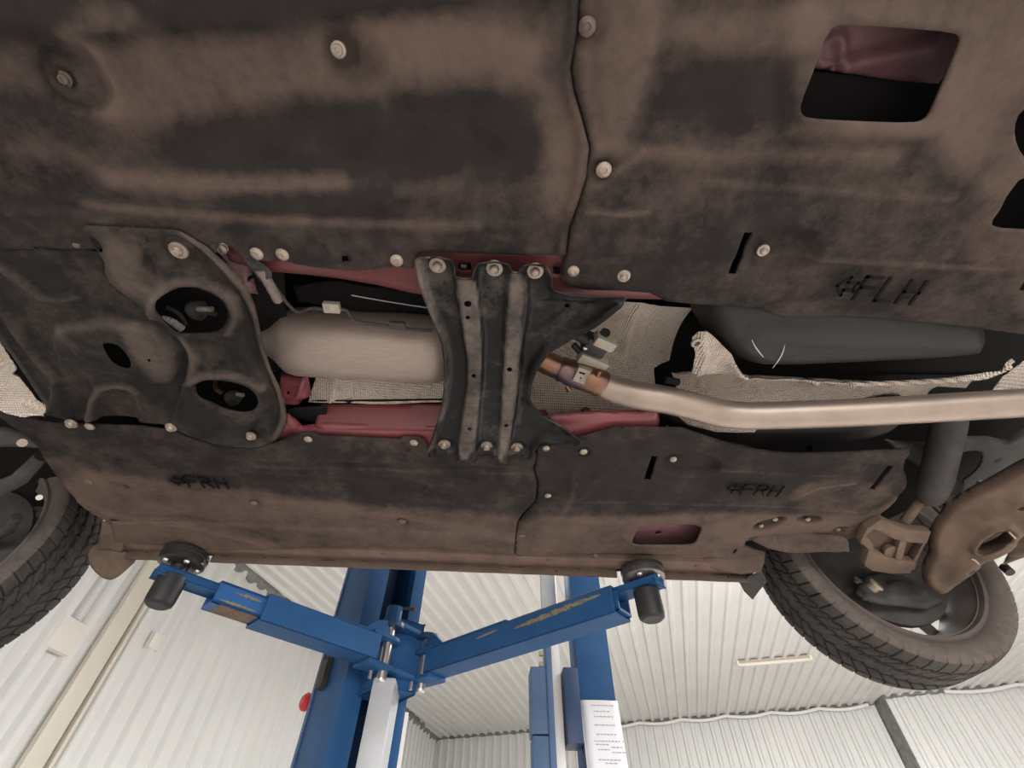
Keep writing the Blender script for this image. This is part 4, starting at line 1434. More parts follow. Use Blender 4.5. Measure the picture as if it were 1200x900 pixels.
# ---- red chassis rails beside the tunnel
FR1 = flat(.722)
panel('chassis_rail', car, M['red'], FR1, [(250, 282), (700, 282), (800, 330), (800, 360), (780, 357.5), (745, 357), (690, 356), (600, 358), (520, 356.5), (480, 350), (440, 341), (400, 334), (360, 329), (300, 324), (262, 312)], [FR1.pts([(400, 300), (408, 300), (409, 306), (401, 307)]), FR1.pts([(537, 308), (552, 308), (553, 317), (537, 316)]), FR1.pts([(648, 312), (657, 313), (656, 322), (648, 321)])],
      [('lip', .03, -.02)], [], .008, .004, 0, 0, None, 0)
panel('chassis_rail', car, M['red_lit'], flat(.715), [(315, 498), (335, 490), (345, 497), (352, 504), (380, 500), (440, 503), (520, 505), (600, 503), (645, 490), (700, 487), (773, 485), (775, 499), (770, 520), (640, 530), (500, 535), (320, 530)], [],
      [('lip', .016, -.014), ('ridge', flat(.715).pts([(765, 480), (766, 505)]), .006, -.004)], [], .006, .004)
panel('tunnel_side', car, M['red'], tilt((380, 500, .722), (520, 504, .722), (380, 474, .765)), [(377, 503), (368, 500), (376, 474), (520, 473), (640, 480), (640, 508)], [], [], [], .01, .003)
panel('cavity_cover', car, M['black'], flat(.745), [(333, 482), (345, 478), (384, 476), (382, 487), (372, 500), (355, 492), (335, 492)], [], [], [], .01, .002)
rb = panel('red_bracket', car, M['red_lit'], flat(.745), [(325, 444), (345, 447), (357, 446), (362, 470), (352, 473), (350, 479), (330, 477), (322, 462)], [flat(.745).pts([(336, 459), (339, 459), (339, 462), (336, 462)])],
      [('lip', .012, -.02), ('ridge', flat(.745).pts([(332, 466), (348, 466), (354, 450)]), .006, .006)], [], .005, .003)
panel('red_bracket', car, M['pink'], flat(.75), [(228, 272), (262, 274), (285, 300), (298, 350), (285, 345), (262, 310)], [flat(.75).pts([(289, 326), (293, 326), (293, 331), (289, 331)])], [('lip', .01, -.015)], [], .006, .003)
panel('cream_bracket', car, M['beige_plastic'], flat(.715), [(218, 272), (262, 274), (266, 296), (250, 298), (236, 286)], [], [('lip', .008, -.006)], [], .006, .003)
# dark mat on the tunnel wall with its bright edge
panel('tunnel_mat_and_gap', car, M['black'], flat(.83), [(345, 335), (400, 330), (540, 350), (590, 360), (590, 372), (560, 372), (540, 372), (420, 372), (350, 352)], [], [('func', lambda a, b: .006 * np.sin(a * 40))], [], .012, .003)
tube('mat_edge', spline([W(412, 346, .80), (W(440, 351, .80)), W(470, 356, .80), W(503, 361, .80)], 6), .0013, M['aluminium'], car, 6)
panel('tunnel_mat_and_gap', car, M['black'], flat(.775), [(360, 470), (520, 468), (520, 477), (370, 477)], [], [], [], .01, .003)  # black strip standing in for the shaded gap beside the foil

# ---- front silencer
axm = [V(-.545, .607, .805), V(-.500, .607, .805), V(-.483, .607, .805), V(-.468, .607, .804), V(-.440, .607, .803), V(-.425, .607, .803), V(-.30, .607, .802), V(-.15, .606, .800), V(-.125, .606, .800), V(-.105, .606, .80), V(-.09, .606, .80), V(-.08, .606, .80)]
mu = tube('silencer', axm, [.026, .030, .036, .044, .0685, .0735, .0745, .0745, .072, .064, .048, .030], M['muffler'], car, 48)
tube('seam_ring', [V(-.17, .606, .8003), V(-.165, .606, .8003)], .0752, M['muffler'], mu, 48)
cb = tube('sensor_cable', spline([W(298, 297, .700), W(306, 318, .712), W(325, 340, .728), W(337, 356, .735), W(346, 364, .738), W(353, 365, .739), W(366, 361, .742), W(384, 363, .742), W(404, 363, .742), W(412, 372, .740), W(419, 377, .739), W(440, 380, .739), W(462, 383, .739), W(485, 386, .739), W(506, 387, .739)], 6), .0032, M['dark_metal'], car, 8)
tube('braided_sleeve', spline([W(305, 316, .708), W(314, 330, .716), W(326, 352, .730)], 5), [.0085 + (k % 2) * .0006 for k in range(11)], M['grey_strap'], cb, 12)
box('cable_clip', W(389, 360, .738), (.030, .020, .012), M['beige_plastic'], cb, .002)
box('cable_clip', W(466, 381, .736), (.030, .014, .010), M['dark_metal'], cb, .002)
tube('clip_bolt', [W(389, 361, .733), W(389, 361, .730)], .006, M['zinc'], cb, 10)
panel('strap', car, M['dark_metal'], flat(.705), [(284, 300), (300, 303), (318, 318), (318, 326), (305, 330), (296, 318)], [], [], [], .01, .003)

# ---- embossed foil heat shields
T1s = tilt((363, 472, .775), (520, 470, .775), (372, 440, .81))
panel('heat_shield', car, M['shield'], T1s, [(362, 471), (368, 452), (375, 430), (545, 430), (545, 470), (500, 471), (440, 473.5), (420, 472)], [],
      [('ridge', T1s.pts([(392, 438), (388, 475)]), .012, .007), ('ridge', T1s.pts([(416, 438), (408, 475)]), .010, -.006), ('lip', .006, .004)], [], .004, .0015)
F2s = flat(.812)
yc = F2s.px(700, 420)[1]
HS2 = panel('heat_shield', car, M['shield'], F2s, [(600, 395), (640, 390), (668, 372), (700, 356), (716, 353), (722, 358), (738, 360), (756, 361), (770, 366), (800, 368), (815, 369), (808, 390), (800, 415), (792, 442), (772, 448), (772, 488), (740, 490), (700, 491), (670, 490), (650, 487), (625, 476), (600, 465)], [],
      [('func', lambda a, b: -.07 * np.clip(1 - ((b - yc) / .16) ** 2, 0, 1) + .0),
       ('ridge', F2s.pts([(752, 366), (745, 400), (735, 448)]), .010, .008), ('ridge', F2s.pts([(770, 368), (764, 410), (755, 446)]), .010, -.005), ('ridge', F2s.pts([(700, 430), (740, 446), (780, 448)]), .007, .004),
       ('lip', .006, .004)], [], .0045, .0015)
F3s = flat(.765)
yc3 = F3s.px(950, 480)[1]
HS3 = panel('heat_shield', car, M['shield'], F3s, [(811, 396), (818, 389), (828, 388), (836, 394), (848, 406), (858, 416), (861, 424), (868, 435), (882, 445), (900, 449), (930, 449), (1000, 446.5), (1060, 444), (1110, 441.5), (1150, 437), (1170, 431), (1186, 420.5), (1190, 424), (1176, 434), (1158, 441), (1140, 445), (1126, 462), (1104, 503), (1092, 499), (1060, 500), (1000, 503), (940, 506), (885, 506), (840, 500), (805, 491), (800, 470), (795, 458), (806, 448), (812, 432), (815, 415)], [],
      [('func', lambda a, b: -.075 * np.clip(1 - ((b - yc3) / .085) ** 2, 0, 1)),
       ('ridge', F3s.pts([(860, 428), (868, 439), (884, 448), (930, 451.5), (1000, 449), (1110, 444), (1150, 440), (1180, 428)]), .009, .014),
       ('ridge', F3s.pts([(822, 394), (826, 415), (818, 440), (800, 455)]), .012, .010),
       ('ridge', F3s.pts([(886, 454), (880, 470)]), .012, .016), ('ridge', F3s.pts([(955, 452), (948, 472)]), .012, .016), ('ridge', F3s.pts([(995, 452), (990, 472)]), .012, .016), ('ridge', F3s.pts([(912, 463), (925, 463)]), .012, .009), ('ridge', F3s.pts([(1040, 452), (1036, 470)]), .012, .014),
       ('flat', F3s.pts([(840, 420), (856, 428), (862, 445), (835, 440)]), -.010, .02)], [], .0045, .0015)
lathe('grommet', [(.005, 0), (.009, 0), (.011, .003), (.011, .006), (.006, .008)], W(815, 400, .752), (0.2, .1, -1), M['beige_plastic'], HS3, 14)
panel('heat_shield', car, M['shield'], tilt((1165, 462, .74), (1210, 462, .74), (1180, 425, .80)), [(1158, 462), (1172, 443), (1200, 422), (1260, 410), (1260, 470)], [], [('lip', .008, .006)], [], .005, .0015)
F0 = tilt((0, 480, .70), (55, 486, .70), (10, 420, .745))
panel('heat_shield', car, M['shield'], F0, [(-60, 400), (0, 398), (6, 408), (22, 432), (21, 438), (40, 462), (44, 468), (57, 476), (56, 486), (40, 486), (30, 488), (10, 484), (-10, 474), (-60, 450)], [],
      [('ridge', F0.pts([(-10, 422), (10, 430), (22, 436)]), .010, .010), ('ridge', F0.pts([(28, 470), (45, 478), (56, 484)]), .010, .010), ('lip', .005, .004)], [], .004, .0015)

# ---- exhaust pipe
px_pts = [(700, 447, .750), (716, 455, .747), (745, 463, .741), (780, 468.5, .736), (812, 476, .731), (838, 483, .726), (862, 486.5, .722), (900, 487, .719), (1000, 483.5, .715), (1100, 478, .712), (1300, 466, .708), (1560, 452, .705)]
pp = tube('exhaust_pipe', [W(*p) for p in px_pts], [.027, .029, .030, .030, .030, .030, .030, .030, .030, .030, .030, .030], M['steel'], car, 36, 8)
tube('inlet_pipe', [W(*p) for p in [(585, 398, .785), (620, 415, .775), (645, 427, .767), (662, 434.5, .760)]], [.023, .024, .0245, .024], M['copper'], pp, 28, 6, 'heat tinted copper brown pipe')
tube('clamp_sleeve', [W(*p) for p in [(655, 431, .763), (659, 432.8, .761), (662, 434, .760), (668, 436.5, .758), (684, 442, .754), (697, 446.5, .750), (704, 449, .749), (707, 450.5, .748)]], [.0245, .0275, .026, .029, .029, .0285, .030, .0275], M['copper'], pp, 28)
cp = W(682, 439, .722)
cd = (W(700, 447, .750) - W(662, 434.5, .760)).normalized()
cs_ = Vector((-cd.y, cd.x, 0)).normalized()
cn = cd.cross(cs_)
if cn.z > 0:
    cn = -cn
clp = box('clamp_plate', cp, (.026, .036, .007), M['zinc'], pp, .002, (cd, cs_, cn))
for a, b_ in ((0, .006), (-.002, -.006)):
    box('clamp_slot', cp + cn * .0037 + cs_ * b_ + cd * a, (.003 if b_ > 0 else .012, .004, .001), M['black'], pp, 0, (cd, cs_, cn))
tube('clamp_bolt', [W(664, 452, .745), W(668, 458, .738)], .006, M['copper'], pp, 10)
tube('clamp_bolt', [W(700, 440, .738), W(703, 434, .738)], .005, M['copper'], pp, 10)
for k, a in ((0, .030), (1, .027)):
    pass
# plastic actuator on its metal bracket above the pipe
ab = W(697, 404, .775)
ad = (W(716, 410, .775) - W(690, 399, .775)).normalized()
asd = Vector((-ad.y, ad.x, 0))
ac = box('actuator', ab, (.050, .036, .034), M['rubber'], car, .005, (ad, asd, Z))
box('actuator_cover', W(708, 400, .768), (.046, .022, .030), M['beige_plastic'], ac, .004, (ad, asd, Z))
box('actuator_foot', W(694, 423, .772), (.066, .026, .026), M['beige_plastic'], ac, .003, (ad, asd, Z))
tube('cable_plug', [W(667, 388, .78), W(675, 392, .775), W(684, 397, .772), W(690, 400, .77)], [.008, .011, .010, .013], M['rubber'], ac, 14)
tube('vent_knob', [W(708, 392, .775), W(710, 389, .772)], .010, M['rubber'], ac, 14)
tube('actuator_screw', [W(686, 408, .765), W(686, 408, .758)], .004, M['chrome'], ac, 10)
tube('rubber_arm', [W(672, 404, .785), W(680, 412, .78)], .007, M['rubber'], ac, 10)
bolt(HS2, 686, 481, .802, 'flange', .8, True)
tube('mount_stub', [W(780, 445, .755), W(795, 448, .755)], .008, M['black'], car, 10)

# ---- fuel tank saddles
FT = flat(.752)
fT = [('lip', .055, -.075), ('flat', FT.pts([(880, 372), (1180, 395), (1190, 410), (1000, 408), (880, 400)]), .006, .03),
      ('flat', FT.pts([(860, 395), (905, 392), (910, 440), (865, 438)]), .003, .02)]
tk = panel('fuel_tank', car, M['tank'], FT, [(812, 330), (900, 335), (1170, 362), (1181, 372), (1181, 398), (1177, 415), (1160, 429), (1130, 436), (1060, 440), (980, 443.5), (920, 446), (885, 444), (862, 435), (842, 416), (828, 396), (816, 370)], [], fT, [], .007, .004, 0, 1)


def scratch(pts, h, parent):
    a = [W(u, v, h) for u, v in pts]
    c = spline(a, 5)
    bm = bmesh.new()
    n = len(c)
    w = .0011
    prev = None
    for i, p in enumerate(c):
        t = (c[min(i + 1, n - 1)] - c[max(0, i - 1)]).normalized()
        s = Vector((-t.y, t.x, 0)) * (w * (.3 + .7 * math.sin(math.pi * (i + .3) / n)))
        e = (bm.verts.new(p - s), bm.verts.new(p + s))
        if prev:
            bm.faces.new((prev[0], e[0], e[1], prev[1]))
        prev = e
    bm_obj('scratch', bm, M['aluminium'], parent)


scratch([(881, 398), (885, 406), (890, 413), (895, 419)], .7455, tk)
scratch([(920, 404), (917, 414), (912, 423), (905, 432)], .7455, tk)
panel('fuel_tank', car, M['tank'], flat(.775), [(770, 486), (830, 490), (900, 495), (1000, 492), (1072, 480), (1078, 492), (1065, 506), (1045, 518), (1015, 526), (960, 534), (880, 536), (830, 528), (790, 512), (772, 500)], [], [('lip', .045, -.06)], [], .008, .004, 0, 1)
panel('heat_shield', car, M['shield'], flat(.80), [(1085, 490), (1130, 488), (1112, 504), (1098, 503)], [], [], [], .008, .002)

panel('dark_backing', car, M['black'], flat(.745), [(840, 612), (905, 612), (990, 615), (990, 638), (905, 640), (893, 649), (850, 650)], [], [], [], .02, .003)  # black sheet added to close a bright gap behind the cover

panel('heat_shield', car, M['shield'], flat(.742), [(790, 484), (812, 488), (850, 496), (888, 502), (884, 507), (840, 506.5), (806, 498)], [], [], [], .006, .0015)

# ---- sill with its pinch flange along the far side
def extrude_x(name, prof, x0, x1, m, n=40, cap=True, wob=0.0):
    vs, fs = [], []
    k = len(prof)
    for i in range(n + 1):
        x = x0 + (x1 - x0) * i / n
        w = wob * math.sin(i * 1.3)
        vs += [V(x, y + w, h) for y, h in prof]
    for i in range(n):
        for j in range(k - 1):
            fs.append((i * k + j, i * k + j + 1, (i + 1) * k + j + 1, (i + 1) * k + j))
    o = mesh(name, vs, fs, m, car, True, None, 30)
    s = o.modifiers.new('thickness', 'SOLIDIFY')
    s.thickness = .0025
    s.offset = 0
    return o


M['sill'] = mat('dusty_sill_paint', (0.150, 0.098, 0.076), 0.7, var=0.25, scale=14, second=(0.21, 0.105, 0.095), sec_thr=(0.55, 0.72), sec_scale=3.5, bump=.1, bscale=120, spec=.3)
M['sill_dark'] = mat('brown_dirt_on_sill', (0.125, 0.088, 0.068), 0.85, var=0.25, scale=14, bump=.15, bscale=140, spec=.25)
sill = extrude_x('sill', [(1.235, .712), (1.258, .712), (1.266, .698), (1.285, .690), (1.297, .690), (1.301, .6905), (1.303, .6895)], -1.03, .80, M['sill'], 60)
for fa, fb, fn in ((-1.03, -.932, 4), (.527, .80, 10), (-.790, .385, 40)):
    fl = extrude_x('pinch_flange', [(1.3035, .692), (1.3035, .6655), (1.3075, .6655), (1.3075, .692)], fa, fb, M['sill_dark'], fn, True, .0008)
bm = bmesh.new()
rs = random.Random(3)
x = -.98
while x < .78:
    L = rs.uniform(.012, .05)
    if -.95 < x + L and x < -.77 or .36 < x + L and x < .55:
        x += .03
        continue
    box_bm(bm, V(x + L / 2, 1.3028, .6835 + rs.uniform(-.001, .001)), X, Y, Z, L, .001, .0016)
    if rs.random() < .6:
        box_bm(bm, V(x + L + .012, 1.3028, .6765), X, Y, Z, .004, .001, .005)
    x += L + rs.uniform(.03, .10)
so = bm_obj('flange_slots', bm, M['black'], fl)
so['kind'] = 'stuff'
for x in (-.70, -.30, .18, .62):
    lathe('drain_plug', [(0, -.002), (.008, -.002), (.009, 0), (0, .001)], V(x, 1.278, .694), Z, M['sill_dark'], sill, 12)
# front jacking plate on the sill
FJ = flat(.693)
jp = panel('jacking_plate', car, M['panel'], FJ, [(128, 612), (150, 612), (200, 612), (240, 617), (280, 628), (318, 640), (320, 655), (250, 652), (180, 650), (135, 648)], [FJ.pts([(168, 640), (175, 636), (182, 638), (180, 642), (172, 643)]), FJ.pts([(296, 646), (302, 643), (310, 646), (306, 651), (298, 650)])],
           [('lip', .01, -.004), ('flat', FJ.pts([(225, 630), (270, 632), (290, 645), (230, 645)]), .004, .008)], [('p', FJ.pts([(100, 600), (340, 600), (340, 670), (100, 670)]), .01, .80)], .006, .003, .1)
# rubber flaps at both ends of the sill
FL1 = tilt((105, 650, .680), (150, 660, .672), (120, 615, .71))
panel('splash_flap', car, M['dirt_metal'], FL1, [(118, 612), (124, 611), (136, 619), (147, 629), (148, 634), (142, 648), (128, 645), (113, 646)], [], [('lip', .006, -.004)], [], .005, .003)
FL2 = tilt((102, 650, .676), (158, 660, .668), (126, 678, .635))
panel('splash_flap', car, M['dirt_metal'], FL2, [(101, 646), (112, 637), (122, 638), (140, 645), (156, 650), (160, 657), (148, 668), (136, 678), (126, 681), (114, 675), (103, 662)], [], [('lip', .006, -.003)], [], .005, .003, 0, 1)
FL3 = tilt((865, 684, .668), (893, 670, .676), (882, 703, .63))
panel('splash_flap', car, M['dark_metal'], FL3, [(866, 682), (880, 674), (893, 669), (899, 682), (890, 692), (882, 703), (872, 693)], [], [], [], .006, .003)
panel('sill_end_cap', car, M['sill_dark'], tilt((860, 660, .69), (896, 652, .69), (893, 672, .665)), [(780, 657), (897, 648), (896, 660), (892, 671), (868, 674)], [], [('lip', .006, -.003)], [], .006, .003)

# ---- wheels
TR = dict(R=.328, y0=1.205, y1=1.415)


def wheel(cx, ch, R, rim_r, ymid, width, steer=0.0, turn=0.0):
    """tyre with moulded tread, rim, spokes and brake disc; axle along y"""
    c = V(cx, ymid, ch)
    hw = width / 2
    rot = Matrix.Rotation(steer, 4, 'Z')
    NT = 1664
    # cross-section of the tyre from inner bead to outer bead
    sh = .040                                                                 # shoulder drop
    prof = [(-hw + .022, rim_r + .004), (-hw + .010, rim_r + .012), (-hw + .003, rim_r + .026), (-hw, rim_r + .040), (-hw + .001, rim_r + .050), (-hw + .006, R - .012)]
    na = 60
    tread = []
    for i in range(na + 1):
        a = -1 + 2 * i / na
        tread.append((a * (hw - .008), R - .012 * abs(a) ** 4))
    full = prof + tread + [(-y, r) for y, r in prof[::-1]]
    ring0 = len(prof)
    th = np.linspace(0, 2 * np.pi, NT, endpoint=False)
    vs = np.zeros((len(full), NT, 3))
    dust = np.zeros((len(full), NT))
    nb = 58
    for j, (y, r) in enumerate(full):
        rr = np.full(NT, r)
        if ring0 <= j <= ring0 + na:
            a = -1 + 2 * (j - ring0) / na
            g = np.zeros(NT)
            # lateral grooves sweep back from the middle; three zones separated by rings
            s = abs(a)
            ph = (th / (2 * np.pi)) * nb
            bend = s * 2.6 if s < .62 else .62 * 2.6 + (s - .62) * .9
            q = (ph - bend + (0 if a < 0 else .5)) % 1.0
            wdt = .065 if s > .62 else .055
            k = np.clip((wdt - np.abs(q - .5)) / .025, 0, 1)
            g = np.maximum(g, k * (1.0 if s > .12 else 0))
            for r0 in (.62, .24):
                zig = .03 * np.sin(ph * 2 * np.pi)
                k = np.clip((.040 - np.abs(s - r0 + zig)) / .02, 0, 1)
                g = np.maximum(g, k)
            depth = .0075 * (1 if s < .93 else max(0.35, 1 - (s - .93) / .07 * .6))
            rr = r - depth * g
            dust[j] = -.35 * g + .08 + .25 * max(0, s - .6)
        else:
            dust[j] = .55
        if j in (ring0 - 1, ring0 + na + 1):
            ph = (th / (2 * np.pi)) * nb
            q = (ph - (.62 * 2.6 + .38 * .9) + (0 if j < ring0 else .5)) % 1.0
            g = np.clip((.065 - np.abs(q - .5)) / .025, 0, 1)
            rr = r - .0045 * g
            y = y + (.004 * g if y < 0 else -.004 * g)
        vs[j, :, 0] = rr * np.cos(th)
        vs[j, :, 1] = y
        vs[j, :, 2] = rr * np.sin(th)
    m = len(full)
    P = vs.reshape(-1, 3)
    mt = np.array(rot.to_3x3())
    P = P @ mt.T + np.array(c)
    idx = np.arange(m * NT).reshape(m, NT)
    a = idx[:-1, :]
    b = np.roll(idx, -1, 1)[:-1, :]
    d = idx[1:, :]
    e = np.roll(idx, -1, 1)[1:, :]
    F = np.stack([a, b, e, d], -1).reshape(-1, 4)
    me = bpy.data.meshes.new('tyre')
    me.vertices.add(len(P))
    me.vertices.foreach_set('co', P.ravel())
    me.loops.add(F.size)
    me.loops.foreach_set('vertex_index', F.ravel())
    me.polygons.add(len(F))
    me.polygons.foreach_set('loop_start', np.arange(len(F)) * 4)
    me.polygons.foreach_set('use_smooth', [True] * len(F))
    me.update(calc_edges=True)
    me.validate()
    me.materials.append(M['tyre'])
    at = me.attributes.new('dust', 'FLOAT', 'POINT')
    at.data.foreach_set('value', dust.ravel().astype(np.float32))
    bm = bmesh.new()
    axis = rot @ Vector((0, 1, 0))
    o = c
    lathe_bm(bm, [(rim_r - .014, -hw + .030), (rim_r + .004, -hw + .028), (rim_r + .007, -hw + .020), (rim_r + .001, -hw + .013), (rim_r - .006, -hw + .015), (rim_r - .010, -hw + .026), (rim_r - .014, -hw + .040), (rim_r - .030, -.02), (rim_r - .032, .02), (rim_r - .024, hw - .030), (rim_r - .004, hw - .022), (rim_r + .004, hw - .010), (rim_r - .002, hw - .008), (rim_r - .010, hw - .018)], o, axis, 96, X)
    rim = bm_obj('wheel', bm, M['rim'], car, True, 40)
    ty = bpy.data.objects.new('tyre', me)
    link(ty, rim)
    # five double spokes near the outer face
    u = rot @ Vector((1, 0, 0))
    for k in range(5):
        for dd in (-.16, .16):
            w0 = turn + k * 2 * math.pi / 5 + dd * .55
            w1 = turn + k * 2 * math.pi / 5 + dd
            r0 = o + axis * (hw - .045) + u * (.055 * math.cos(w0)) + Z * (.055 * math.sin(w0))
            r1 = o + axis * (hw - .022) + u * ((rim_r - .02) * math.cos(w1)) + Z * ((rim_r - .02) * math.sin(w1))
            dv = (r1 - r0)
            L = dv.length
            dv.normalize()
            sd = axis.cross(dv).normalized()
            nn = dv.cross(sd)
            pl = [r0 + sd * .017, r0 - sd * .017, r1 - sd * .012, r1 + sd * .012]
            prism('spoke', [q - nn * .012 for q in pl], nn * .022, M['rim'], rim, .004)
    lathe('hub', [(0, hw - .025), (.06, hw - .03), (.07, hw - .045), (.065, hw - .08), (.05, hw - .085), (0, hw - .085)], o, axis, M['rim'], rim, 32)
    lathe('backing_plate', [(.02, -.030), (.185, -.030), (.195, -.026), (.195, -.010), (.18, -.004), (.02, -.004)], o, axis, M['dark_metal'], rim, 40)
    lathe('brake_disc', [(.05, .0), (.135, .0), (.136, .004), (.136, .018), (.135, .022), (.05, .022)], o, axis, M['dark_metal'], rim, 48)
    return rim


wheel(1.195, .742, .327, .252, 1.312, .205, 0.0, .55)
wheel(-1.500, .655, .325, .255, 1.300, .205, 0.02, .2)

# ---- rear suspension on the far side
def arm_z(a, b):
    return 0


FA = tilt((1100, 690, .585), (1200, 545, .70), (1190, 640, .60))
A_out = [(1107, 705), (1092, 697), (1083, 688), (1080, 677), (1082, 664), (1090, 652), (1088, 640), (1090, 626), (1099, 610), (1112, 594), (1132, 580), (1166, 563), (1200, 543), (1260, 515), (1290, 560), (1235, 615), (1198, 638), (1194, 650), (1176, 660), (1154, 667), (1150, 675), (1124, 693)]
hA = [FA.pts([(1143, 642), (1148, 634), (1158, 627), (1172, 622), (1182, 622), (1186, 627), (1184, 634), (1176, 641), (1164, 647), (1152, 651), (1145, 649)]),
      FA.pts([(1134.5, 674), (1140, 670), (1146, 671), (1143, 674), (1137, 676)]), FA.pts([(1125, 683), (1129, 681.5), (1130, 683), (1126, 684.5)]), FA.pts([(1117, 690), (1121, 688), (1123, 690), (1119, 692)]),
      FA.pts([(1191, 598), (1197, 594), (1202, 595), (1197, 599)])]
fA = [('lip', .022, -.030), ('ridge', FA.pts([(1141, 646), (1142, 640), (1150, 630), (1165, 621), (1184, 617), (1192, 625), (1188, 635)]), .010, .012),
      ('flat', FA.pts([(1100, 620), (1130, 595), (1180, 575), (1190, 590), (1150, 612), (1128, 640), (1118, 668), (1105, 690), (1092, 680), (1098, 655)]), -.006, .03),
      ('flat', FA.pts([(1143, 640), (1160, 626), (1186, 622), (1184, 640), (1160, 652), (1144, 652)]), .010, .012)]
ca = panel('control_arm', car, M['dirt_metal'], FA, A_out, hA, fA, [], .0055, .004, 0, 1)
hl = chaikin(hA[0], 1)
nh = len(hl)
wv = [FA.world(x, y, .008) for x, y in hl] + [FA.world(x, y, -.055) for x, y in hl]
mesh('hole_collar', wv, [(i, (i + 1) % nh, nh + (i + 1) % nh, nh + i) for i in range(nh)], M['dirt_metal'], ca)
pocket = panel('spring_seat', ca, M['dirt_metal'], tilt((1140, 648, .665), (1190, 630, .68), (1160, 620, .72)), [(1138, 650), (1145, 630), (1170, 616), (1192, 618), (1188, 640), (1160, 658)], [], [], [], .01, .003)
tube('weld_bead', [W(1138, 655, .592), W(1143, 657, .588), W(1147, 661, .585)], .0022, M['zinc'], ca, 8)
tube('weld_bead', [W(1182, 623, .607), W(1186, 627, .603), W(1190, 631, .60)], .0022, M['zinc'], ca, 8)
0 and panel('arm_side', ca, M['dirt_metal'], tilt((1107, 704, .58), (1150, 675, .60), (1110, 690, .66)), [(1106, 705), (1124, 694), (1151, 675), (1156, 667), (1160, 640), (1100, 660)], [], [], [], .01, .003)
tube('arm_bush', [W(1176, 664, .62), W(1184, 671, .60)], .011, M['rubber'], ca, 16)
panel('arm_bracket', car, M['dirt_metal'], tilt((1180, 655, .62), (1200, 652, .62), (1190, 640, .66)), [(1175, 661), (1200, 652), (1230, 640), (1230, 600), (1190, 630)], [], [], [], .012, .003)

# forked bracket of the trailing arm bush
def band(name, px_pts, h0, drop, m, parent):
    """curved flange seen from below: strip along px_pts, pulled up by drop"""
    n = len(px_pts) // 2
    return None


FK = tilt((1012, 640, .655), (1088, 632, .655), (1062, 672, .622))
FKb = Frame(FK.o - FK.n * .028, FK.ex, FK.ey)
fk = panel('forked_bracket', car, M['dirt_metal'], FKb, [(1008, 635), (1018, 618), (1034, 612), (1060, 624), (1087, 628), (1081, 645), (1072, 668), (1040, 668), (1016, 664)], [], [], [], .006, .004)
for pl in ([(1008, 636), (1016, 620), (1033, 608), (1050, 616.5), (1067, 621.5), (1091.5, 623.5), (1086, 637.5), (1067, 636), (1048, 632), (1033, 624), (1024, 620), (1016, 629)],
           [(1013, 663), (1018, 645), (1025, 647), (1037, 653), (1053, 657), (1072, 658.5), (1074, 661), (1067, 672), (1045, 672.5), (1022, 669)]):
    n = len(pl)
    pw3 = [FK.world(*FK.px(*q)) for q in pl]
    prism('flange', pw3, -FK.n * .024, M['dirt_metal'], fk, .002)
for pl in ([(1008, 636), (1016, 629), (1024, 640), (1025, 648), (1018, 644)], [(1056, 634), (1064, 636), (1058, 657.5), (1050, 656)], [(1083, 637), (1086, 637.5), (1074, 661), (1071, 659)]):
    pw3 = [FK.world(*FK.px(*q), -.003) for q in pl]
    prism('rib', pw3, -FK.n * .022, M['dirt_metal'], fk, .001)
lathe('bush', [(0, 0), (.014, 0), (.018, .004), (.018, .018), (0, .018)], FKb.world(*FKb.px(1040, 641)), FK.n, M['dirt_metal'], fk, 20)
# shock absorber: dust tube and rod
sa = tube('shock_absorber', [W(1118, 470, .80), W(1112, 500, .785), W(1097, 560, .742), W(1091, 578, .728), W(1089, 585, .724)], [.030, .034, .036, .034, .026], M['dark_metal'], car, 28)
tube('rod', [W(1083, 580, .74), W(1060, 612, .70)], .0125, M['dirt_metal'], sa, 18)
FX = flat(.80)
panel('crossmember', car, M['dark_metal'], FX, [(1040, 520), (1068, 522), (1100, 522), (1130, 516), (1160, 515), (1180, 520), (1210, 500), (1240, 560), (1190, 570), (1165, 582), (1140, 600), (1110, 600), (1090, 560), (1060, 540)], [FX.pts([(1118, 533), (1140, 527), (1152, 530), (1150, 545), (1135, 560), (1120, 566), (1112, 555)])],
      [('lip', .012, -.014), ('ridge', FX.pts([(1108, 560), (1124, 560), (1129, 567), (1120, 578), (1108, 582)]), .006, .012), ('dish', FX.px(1127, 524), .006, -.008, .004), ('dish', FX.px(1168, 540), .006, -.008, .004)], [], .007, .004)
tube('brake_pipe', spline([W(1085, 585, .76), W(1100, 600, .74), W(1112, 612, .735), W(1120, 606, .74)], 6), .004, M['dark_metal'], car, 8)
tube('brake_pipe', spline([W(1072, 600, .74), W(1085, 618, .72), W(1098, 634, .71)], 6), .004, M['dark_metal'], car, 8)
lathe('axle_bolt', [(0, -.006), (.006, -.006), (.0075, 0), (.0075, .01), (0, .01)], W(1151, 568, .77), Z, M['zinc'], car, 12)
panel('wheel_arch', car, M['black'], flat(.90), [(960, 440), (1330, 440), (1330, 640), (940, 640)], [], [], [], .05, .004)
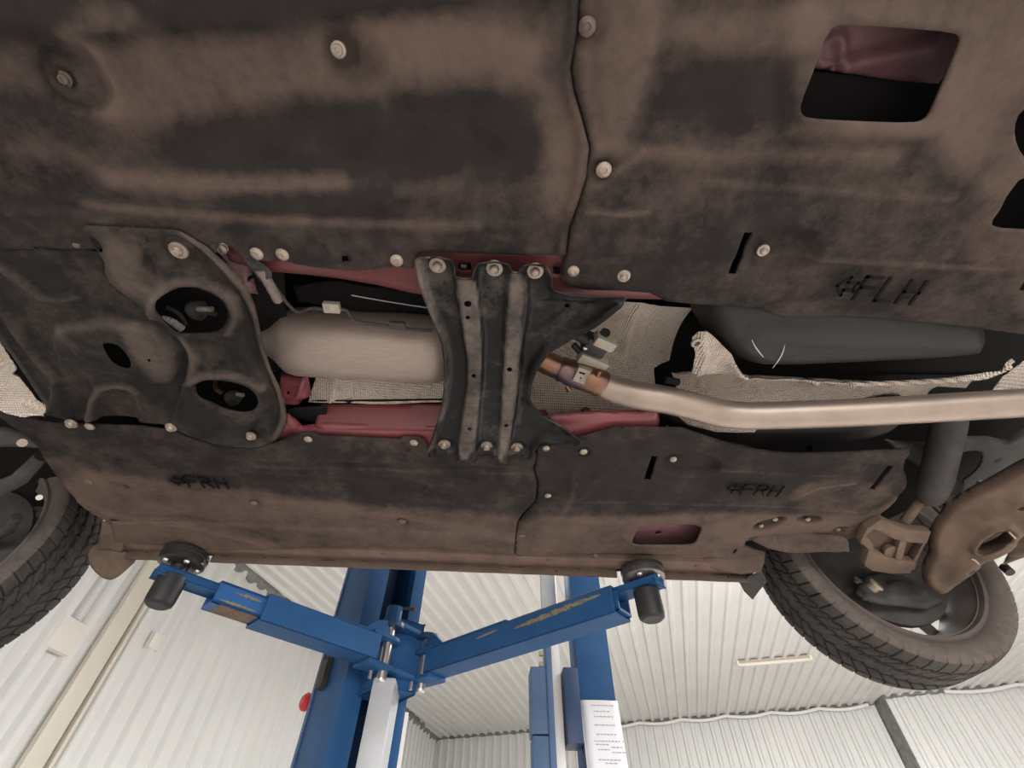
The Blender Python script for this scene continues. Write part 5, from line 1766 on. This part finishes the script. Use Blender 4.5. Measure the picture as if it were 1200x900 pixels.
# hub carrier behind the wheel
FH = tilt((1020, 690, .62), (1100, 700, .62), (1060, 670, .70))
kn = panel('hub_carrier', car, M['dark_metal'], FH, [(1005, 690), (1012, 672), (1030, 668), (1070, 676), (1090, 690), (1108, 704), (1090, 712), (1060, 708), (1035, 706), (1015, 700)], [], [('lip', .012, -.012), ('flat', FH.pts([(1040, 680), (1070, 682), (1090, 698), (1060, 704), (1036, 700)]), .008, .012)], [], .006, .004)
lathe('axle_bolt', [(0, -.016), (.012, -.016), (.014, -.012), (.014, .0), (.018, .0), (.018, .006), (0, .006)], W(1026, 686, .60), (.5, -.8, .3), M['zinc'], kn, 12)
lathe('axle_bolt', [(0, -.008), (.006, -.008), (.007, 0), (.010, 0), (.010, .004), (0, .004)], W(1005, 680, .62), (.3, -.8, .3), M['dark_metal'], kn, 12)
# deflector lip behind the right rear cover
FD = tilt((885, 640, .675), (985, 640, .665), (930, 628, .69))
panel('wind_deflector', car, M['panel'], FD, [(878, 632), (890, 626), (930, 622), (990, 628), (997, 636), (994, 645), (985, 648), (968, 647.5), (940, 649), (920, 648), (900, 643)], [], [('lip', .006, -.006), ('ridge', FD.pts([(965, 630), (990, 632), (993, 643), (972, 645)]), .012, .006), ('dish', FD.px(905, 632), .006, .004, .004)], [('p', FD.pts([(860, 610), (1020, 610), (1020, 660), (860, 660)]), .01, .55)], .005, .003, .1)
tube('door_stop', [W(982, 640, .675), W(994, 641, .668)], .013, M['dirt_metal'], car, 14)
panel('hub_shadow_plate', car, M['black'], flat(.86), [(-400, 470), (30, 470), (110, 620), (-300, 760)], [], [], [], .05, .004)  # black sheet added for the darkness around the front suspension
# front corner at the left edge of the view
F6 = flat(.72)
panel('suspension_link', car, M['dark_metal'], tilt((0, 520, .70), (40, 525, .70), (20, 500, .73)), [(-60, 505), (0, 500), (30, 506), (46, 520), (46, 526), (20, 524), (0, 524), (-60, 530)], [], [('lip', .01, -.01)], [], .006, .004)
tube('bolt', [W(26, 519, .685), W(26, 519, .672)], .009, M['zinc'], car, 10)
tube('suspension_link', [W(-40, 585, .68), W(0, 572, .69), W(22, 562, .70), W(48, 535, .73)], [.022, .020, .018, .014], M['dark_metal'], car, 14)
tube('bolt', [W(46, 583, .70), W(46, 583, .692)], .007, M['chrome'], car, 10)
tube('steering_rod', [W(-30, 640, .66), W(10, 620, .68), W(20, 606, .69)], [.018, .014, .012], M['dark_metal'], car, 12)
0 and lathe('rivet', [(0, -.004), (.006, -.003), (.008, 0), (0, .001)], W(110, 493, .70), Z, M['zinc'], car, 10)
